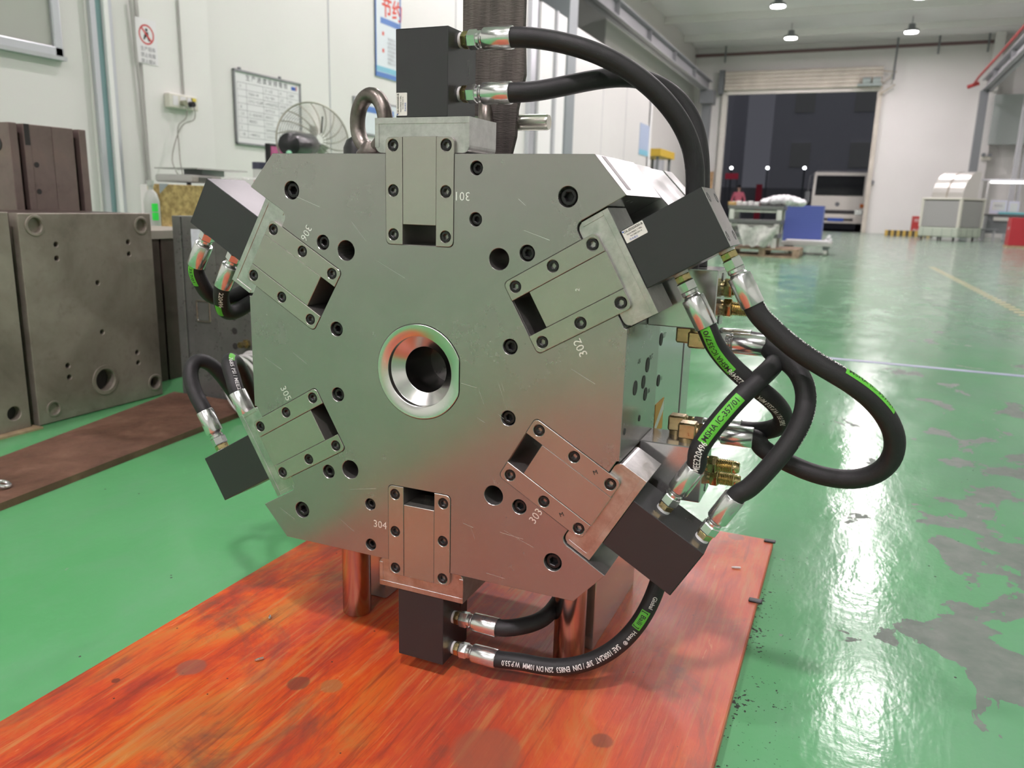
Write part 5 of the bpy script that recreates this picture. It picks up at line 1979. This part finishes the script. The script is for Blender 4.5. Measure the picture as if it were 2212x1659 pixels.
# outside: buildings, street lights, red signs
o = MB().box(-34, -9, 62, 70, -.03, 22).build('far_building', mat('dark_facade', (.88, .88, .90), .8))
tag(o, 'dark apartment tower far across the yard, left one', 'building')
for i in range(3):
    for j in range(4):
        MB().box(-22 + 4.2 * i, -20.6 + 4.2 * i, 61.9, 62, 4 + 4 * j, 5.8 + 4 * j).build('window', mat('dim_window', (.80, .80, .72), .5), o)
o = MB().box(-6.5, 10, 66, 74, -.03, 26).build('far_building', mat('dark_facade2', (.94, .94, .95), .8))
tag(o, 'dark apartment tower far across the yard, right one', 'building')
for i in range(3):
    for j in range(4):
        MB().box(-5 + 4.2 * i, -3.6 + 4.2 * i, 65.9, 66, 4 + 4 * j, 5.8 + 4 * j).build('window', mat('dim_window'), o)
wl = MB().box(-30, 12, 58, 58.3, -.03, 2.2).build('yard_wall', mat('yard_wall', (.35, .35, .36), .8))
tag(wl, 'long dark wall at the back of the yard', 'wall')
for i, px in enumerate((1580, 1658, 1738)):
    p = at(px, 363, Y=56)
    o = empty('street_light', (p.x, p.y, -.03), '%s of the three small street lights outside' % ['leftmost', 'middle one', 'rightmost'][i], 'street light', 'street lights in the yard')
    MB().tube((p.x, p.y, -.03), (p.x, p.y, p.z), .06, seg=8).build('pole', M_GREYST, o, True)
    MB().sphere(p, .10, 12, 8).build('globe', mat('street_globe', (1, 1, 1), .5, emit=(.95, .97, 1), estr=9), o, True)
p, q = at(1567, 374, Y=45), at(1594, 387, Y=45)
rb = empty('red_banner', (p.x, 45, -.03), 'red banner on two posts across the yard', 'banner')
MB().box(p.x, q.x, 45, 45.05, q.z, p.z).build('cloth', mat('glowing_red', (.40, .06, .08), .6, emit=(.4, .03, .06), estr=.25), rb)  # faint self-glow put into the cloth in place of light on it
for x in (p.x + .05, q.x - .05):
    MB().tube((x, 45.05, -.03), (x, 45.05, q.z + .1), .03, seg=6).build('post', M_GREYST, rb)
p, q = at(1634, 398, Y=45), at(1644, 430, Y=45)
rb = MB().box(p.x, q.x, 45, 45.1, -.03, p.z).build('red_pillar_sign', mat('glowing_red2', (.30, .03, .05), .6, emit=(.3, .02, .04), estr=.12))  # slight glow put into the sign's colour
tag(rb, 'narrow red upright sign across the yard', 'sign')
# ------------------------------------------------------------------ person in pink outside
pp_ = at(1597, 402, Y=31.6)
PXo, PYo = pp_.x, 31.6
H = pp_.z + .03
k = H / 1.68
sk = {'pelvis': (0, 0, .92), 'waist': (0, 0, 1.06), 'chest': (0, -.01, 1.28), 'neckb': (0, .0, 1.43), 'neck': (0, -.01, 1.48), 'chin': (0, -.03, 1.54), 'head': (0, -.02, 1.62),
      'shl': (-.17, 0, 1.39), 'ell': (-.26, -.01, 1.12), 'wrl': (-.20, -.16, .96), 'hal': (-.16, -.22, .93),
      'shr': (.17, 0, 1.39), 'elr': (.26, -.01, 1.12), 'wrr': (.20, -.16, .96), 'har': (.16, -.22, .93),
      'hil': (-.09, 0, .88), 'knl': (-.10, -.02, .49), 'anl': (-.10, .02, .09), 'tol': (-.11, -.14, .04),
      'hir': (.09, 0, .88), 'knr': (.10, -.02, .49), 'anr': (.10, .02, .09), 'tor': (.11, -.14, .04)}
rd = {'pelvis': (.15, .11), 'waist': (.14, .10), 'chest': (.17, .11), 'neckb': (.10, .08), 'neck': (.05, .052), 'chin': (.058, .07), 'head': (.076, .092),
      'shl': (.065, .065), 'ell': (.048, .048), 'wrl': (.034, .034), 'hal': (.036, .028), 'hil': (.088, .09), 'knl': (.06, .062), 'anl': (.042, .045), 'tol': (.04, .032)}
for a in ('sh', 'el', 'wr', 'ha', 'hi', 'kn', 'an', 'to'):
    rd[a + 'r'] = rd[a + 'l']
keys = list(sk)
ed = [('pelvis', 'waist'), ('waist', 'chest'), ('chest', 'neckb'), ('neckb', 'neck'), ('neck', 'chin'), ('chin', 'head')]
for s_ in 'lr':
    ed += [('chest', 'sh' + s_), ('sh' + s_, 'el' + s_), ('el' + s_, 'wr' + s_), ('wr' + s_, 'ha' + s_), ('pelvis', 'hi' + s_), ('hi' + s_, 'kn' + s_), ('kn' + s_, 'an' + s_), ('an' + s_, 'to' + s_)]
me = bpy.data.meshes.new('skel')
me.from_pydata([Vector(sk[q]) * k for q in keys], [(keys.index(a), keys.index(b)) for a, b in ed], [])
ob = bpy.data.objects.new('skel', me)
COL.objects.link(ob)
sm_ = ob.modifiers.new('skin', 'SKIN')
for i, q in enumerate(keys):
    me.skin_vertices[0].data[i].radius = (rd[q][0] * k, rd[q][1] * k)
me.skin_vertices[0].data[0].use_root = True
sd = ob.modifiers.new('sub', 'SUBSURF')
sd.levels = 2
dg = bpy.context.evaluated_depsgraph_get()
bm_ = bpy.data.meshes.new_from_object(ob.evaluated_get(dg))
bpy.data.objects.remove(ob)
person = empty('person', (PXo, PYo, -.03), 'person in a pink top standing outside behind the pallet stack', 'person')
vv = [Vector((q.co.x + PXo, q.co.y + PYo, q.co.z - .03)) for q in bm_.vertices]
ff = [tuple(p.vertices) for p in bm_.polygons]
cen = [sum((bm_.vertices[i].co for i in t), Vector()) / len(t) for t in ff]
fm = []
for c in cen:
    z, x = c.z / k, abs(c.x / k)
    fm.append(0 if z > 1.46 or (z < 1.0 and c.y < -.12 * k and z > .8) else 1 if z > .88 else 2 if z > .10 else 3)
mb = mesh_obj('body', vv, ff, None, person, True, mats=[mat('skin', (.52, .33, .25), .5), mat('pink_cloth', (.62, .16, .22), .8), mat('dark_trousers', (.05, .05, .07), .8), M_SCREW], fm=fm)
hd = Vector((PXo, PYo - .02 * k, 1.635 * k - .03))
hm = MB()
for j in range(6):
    ph = .0 + 1.45 * j / 5
    for i in range(16):
        th = 2 * PI * i / 16
        ext = 1.0 if sin(th) > -.3 else .55
        pz = ph * ext
        hm.v.append(hd + Vector((sin(pz) * cos(th) * .086 * k, sin(pz) * sin(th) * .10 * k + .012 * k, cos(pz) * .098 * k)))
for j in range(5):
    for i in range(16):
        q = (i + 1) % 16
        hm.f.append((j * 16 + i, (j + 1) * 16 + i, (j + 1) * 16 + q, j * 16 + q))
        hm.m.append(0)
hm.build('hair', mat('black_hair', (.02, .018, .016), .5), person, True)
fa = MB()
for s_ in (-1, 1):
    fa.sphere(hd + Vector((s_ * .03 * k, -.080 * k, -.015 * k)), .010 * k, 8, 6)
fa.build('eyes', M_INK, person)
MB().sphere(hd + Vector((0, -.094 * k, -.04 * k)), .014 * k, 8, 6, (.7, 1, 1.3)).build('nose', mat('skin'), person, True)
for s_ in (-1, 1):
    MB().sphere(hd + Vector((s_ * .078 * k, .005 * k, -.03 * k)), .02 * k, 8, 6, (.4, .8, 1.3)).build('ear', mat('skin'), person, True)

# ------------------------------------------------------------------ small debris on the board
for (px, py, L_, a_, lab) in ((560, 1427, .012, .9, 'small bright metal chip on the orange board'), (583, 1336, .009, 2.2, 'small grey metal chip nearest the left pillar'), (1590, 1228, .016, .2, 'pale paint flake on the board near its far right corner')):
    p = at(px, py, Z=ZB)
    d_ = Vector((cos(a_), sin(a_), 0))
    o = MB().lathe(p + Vector((0, 0, .0022)) - d_ * L_ / 2, p + Vector((0, 0, .003)) + d_ * L_ / 2, [(0, .0012), (.4, .0022), (1, .0016)], 6).build('metal_chip', M_CHROME if L_ < .015 else M_WHITEP)
    o.location.z = ZB
    tag(o, lab, 'chip')
for (px, py, lab) in ((1664, 1171, 'black scrap at the far right corner of the board'), (1633, 1300, 'black scrap near the right edge of the board')):
    p = at(px, py, Z=ZB)
    o = MB().box(p.x - .012, p.x + .010, p.y - .006, p.y + .006, ZB, ZB + .004, .0015).build('rubber_scrap', M_SCREW)
    tag(o, lab, 'scrap')
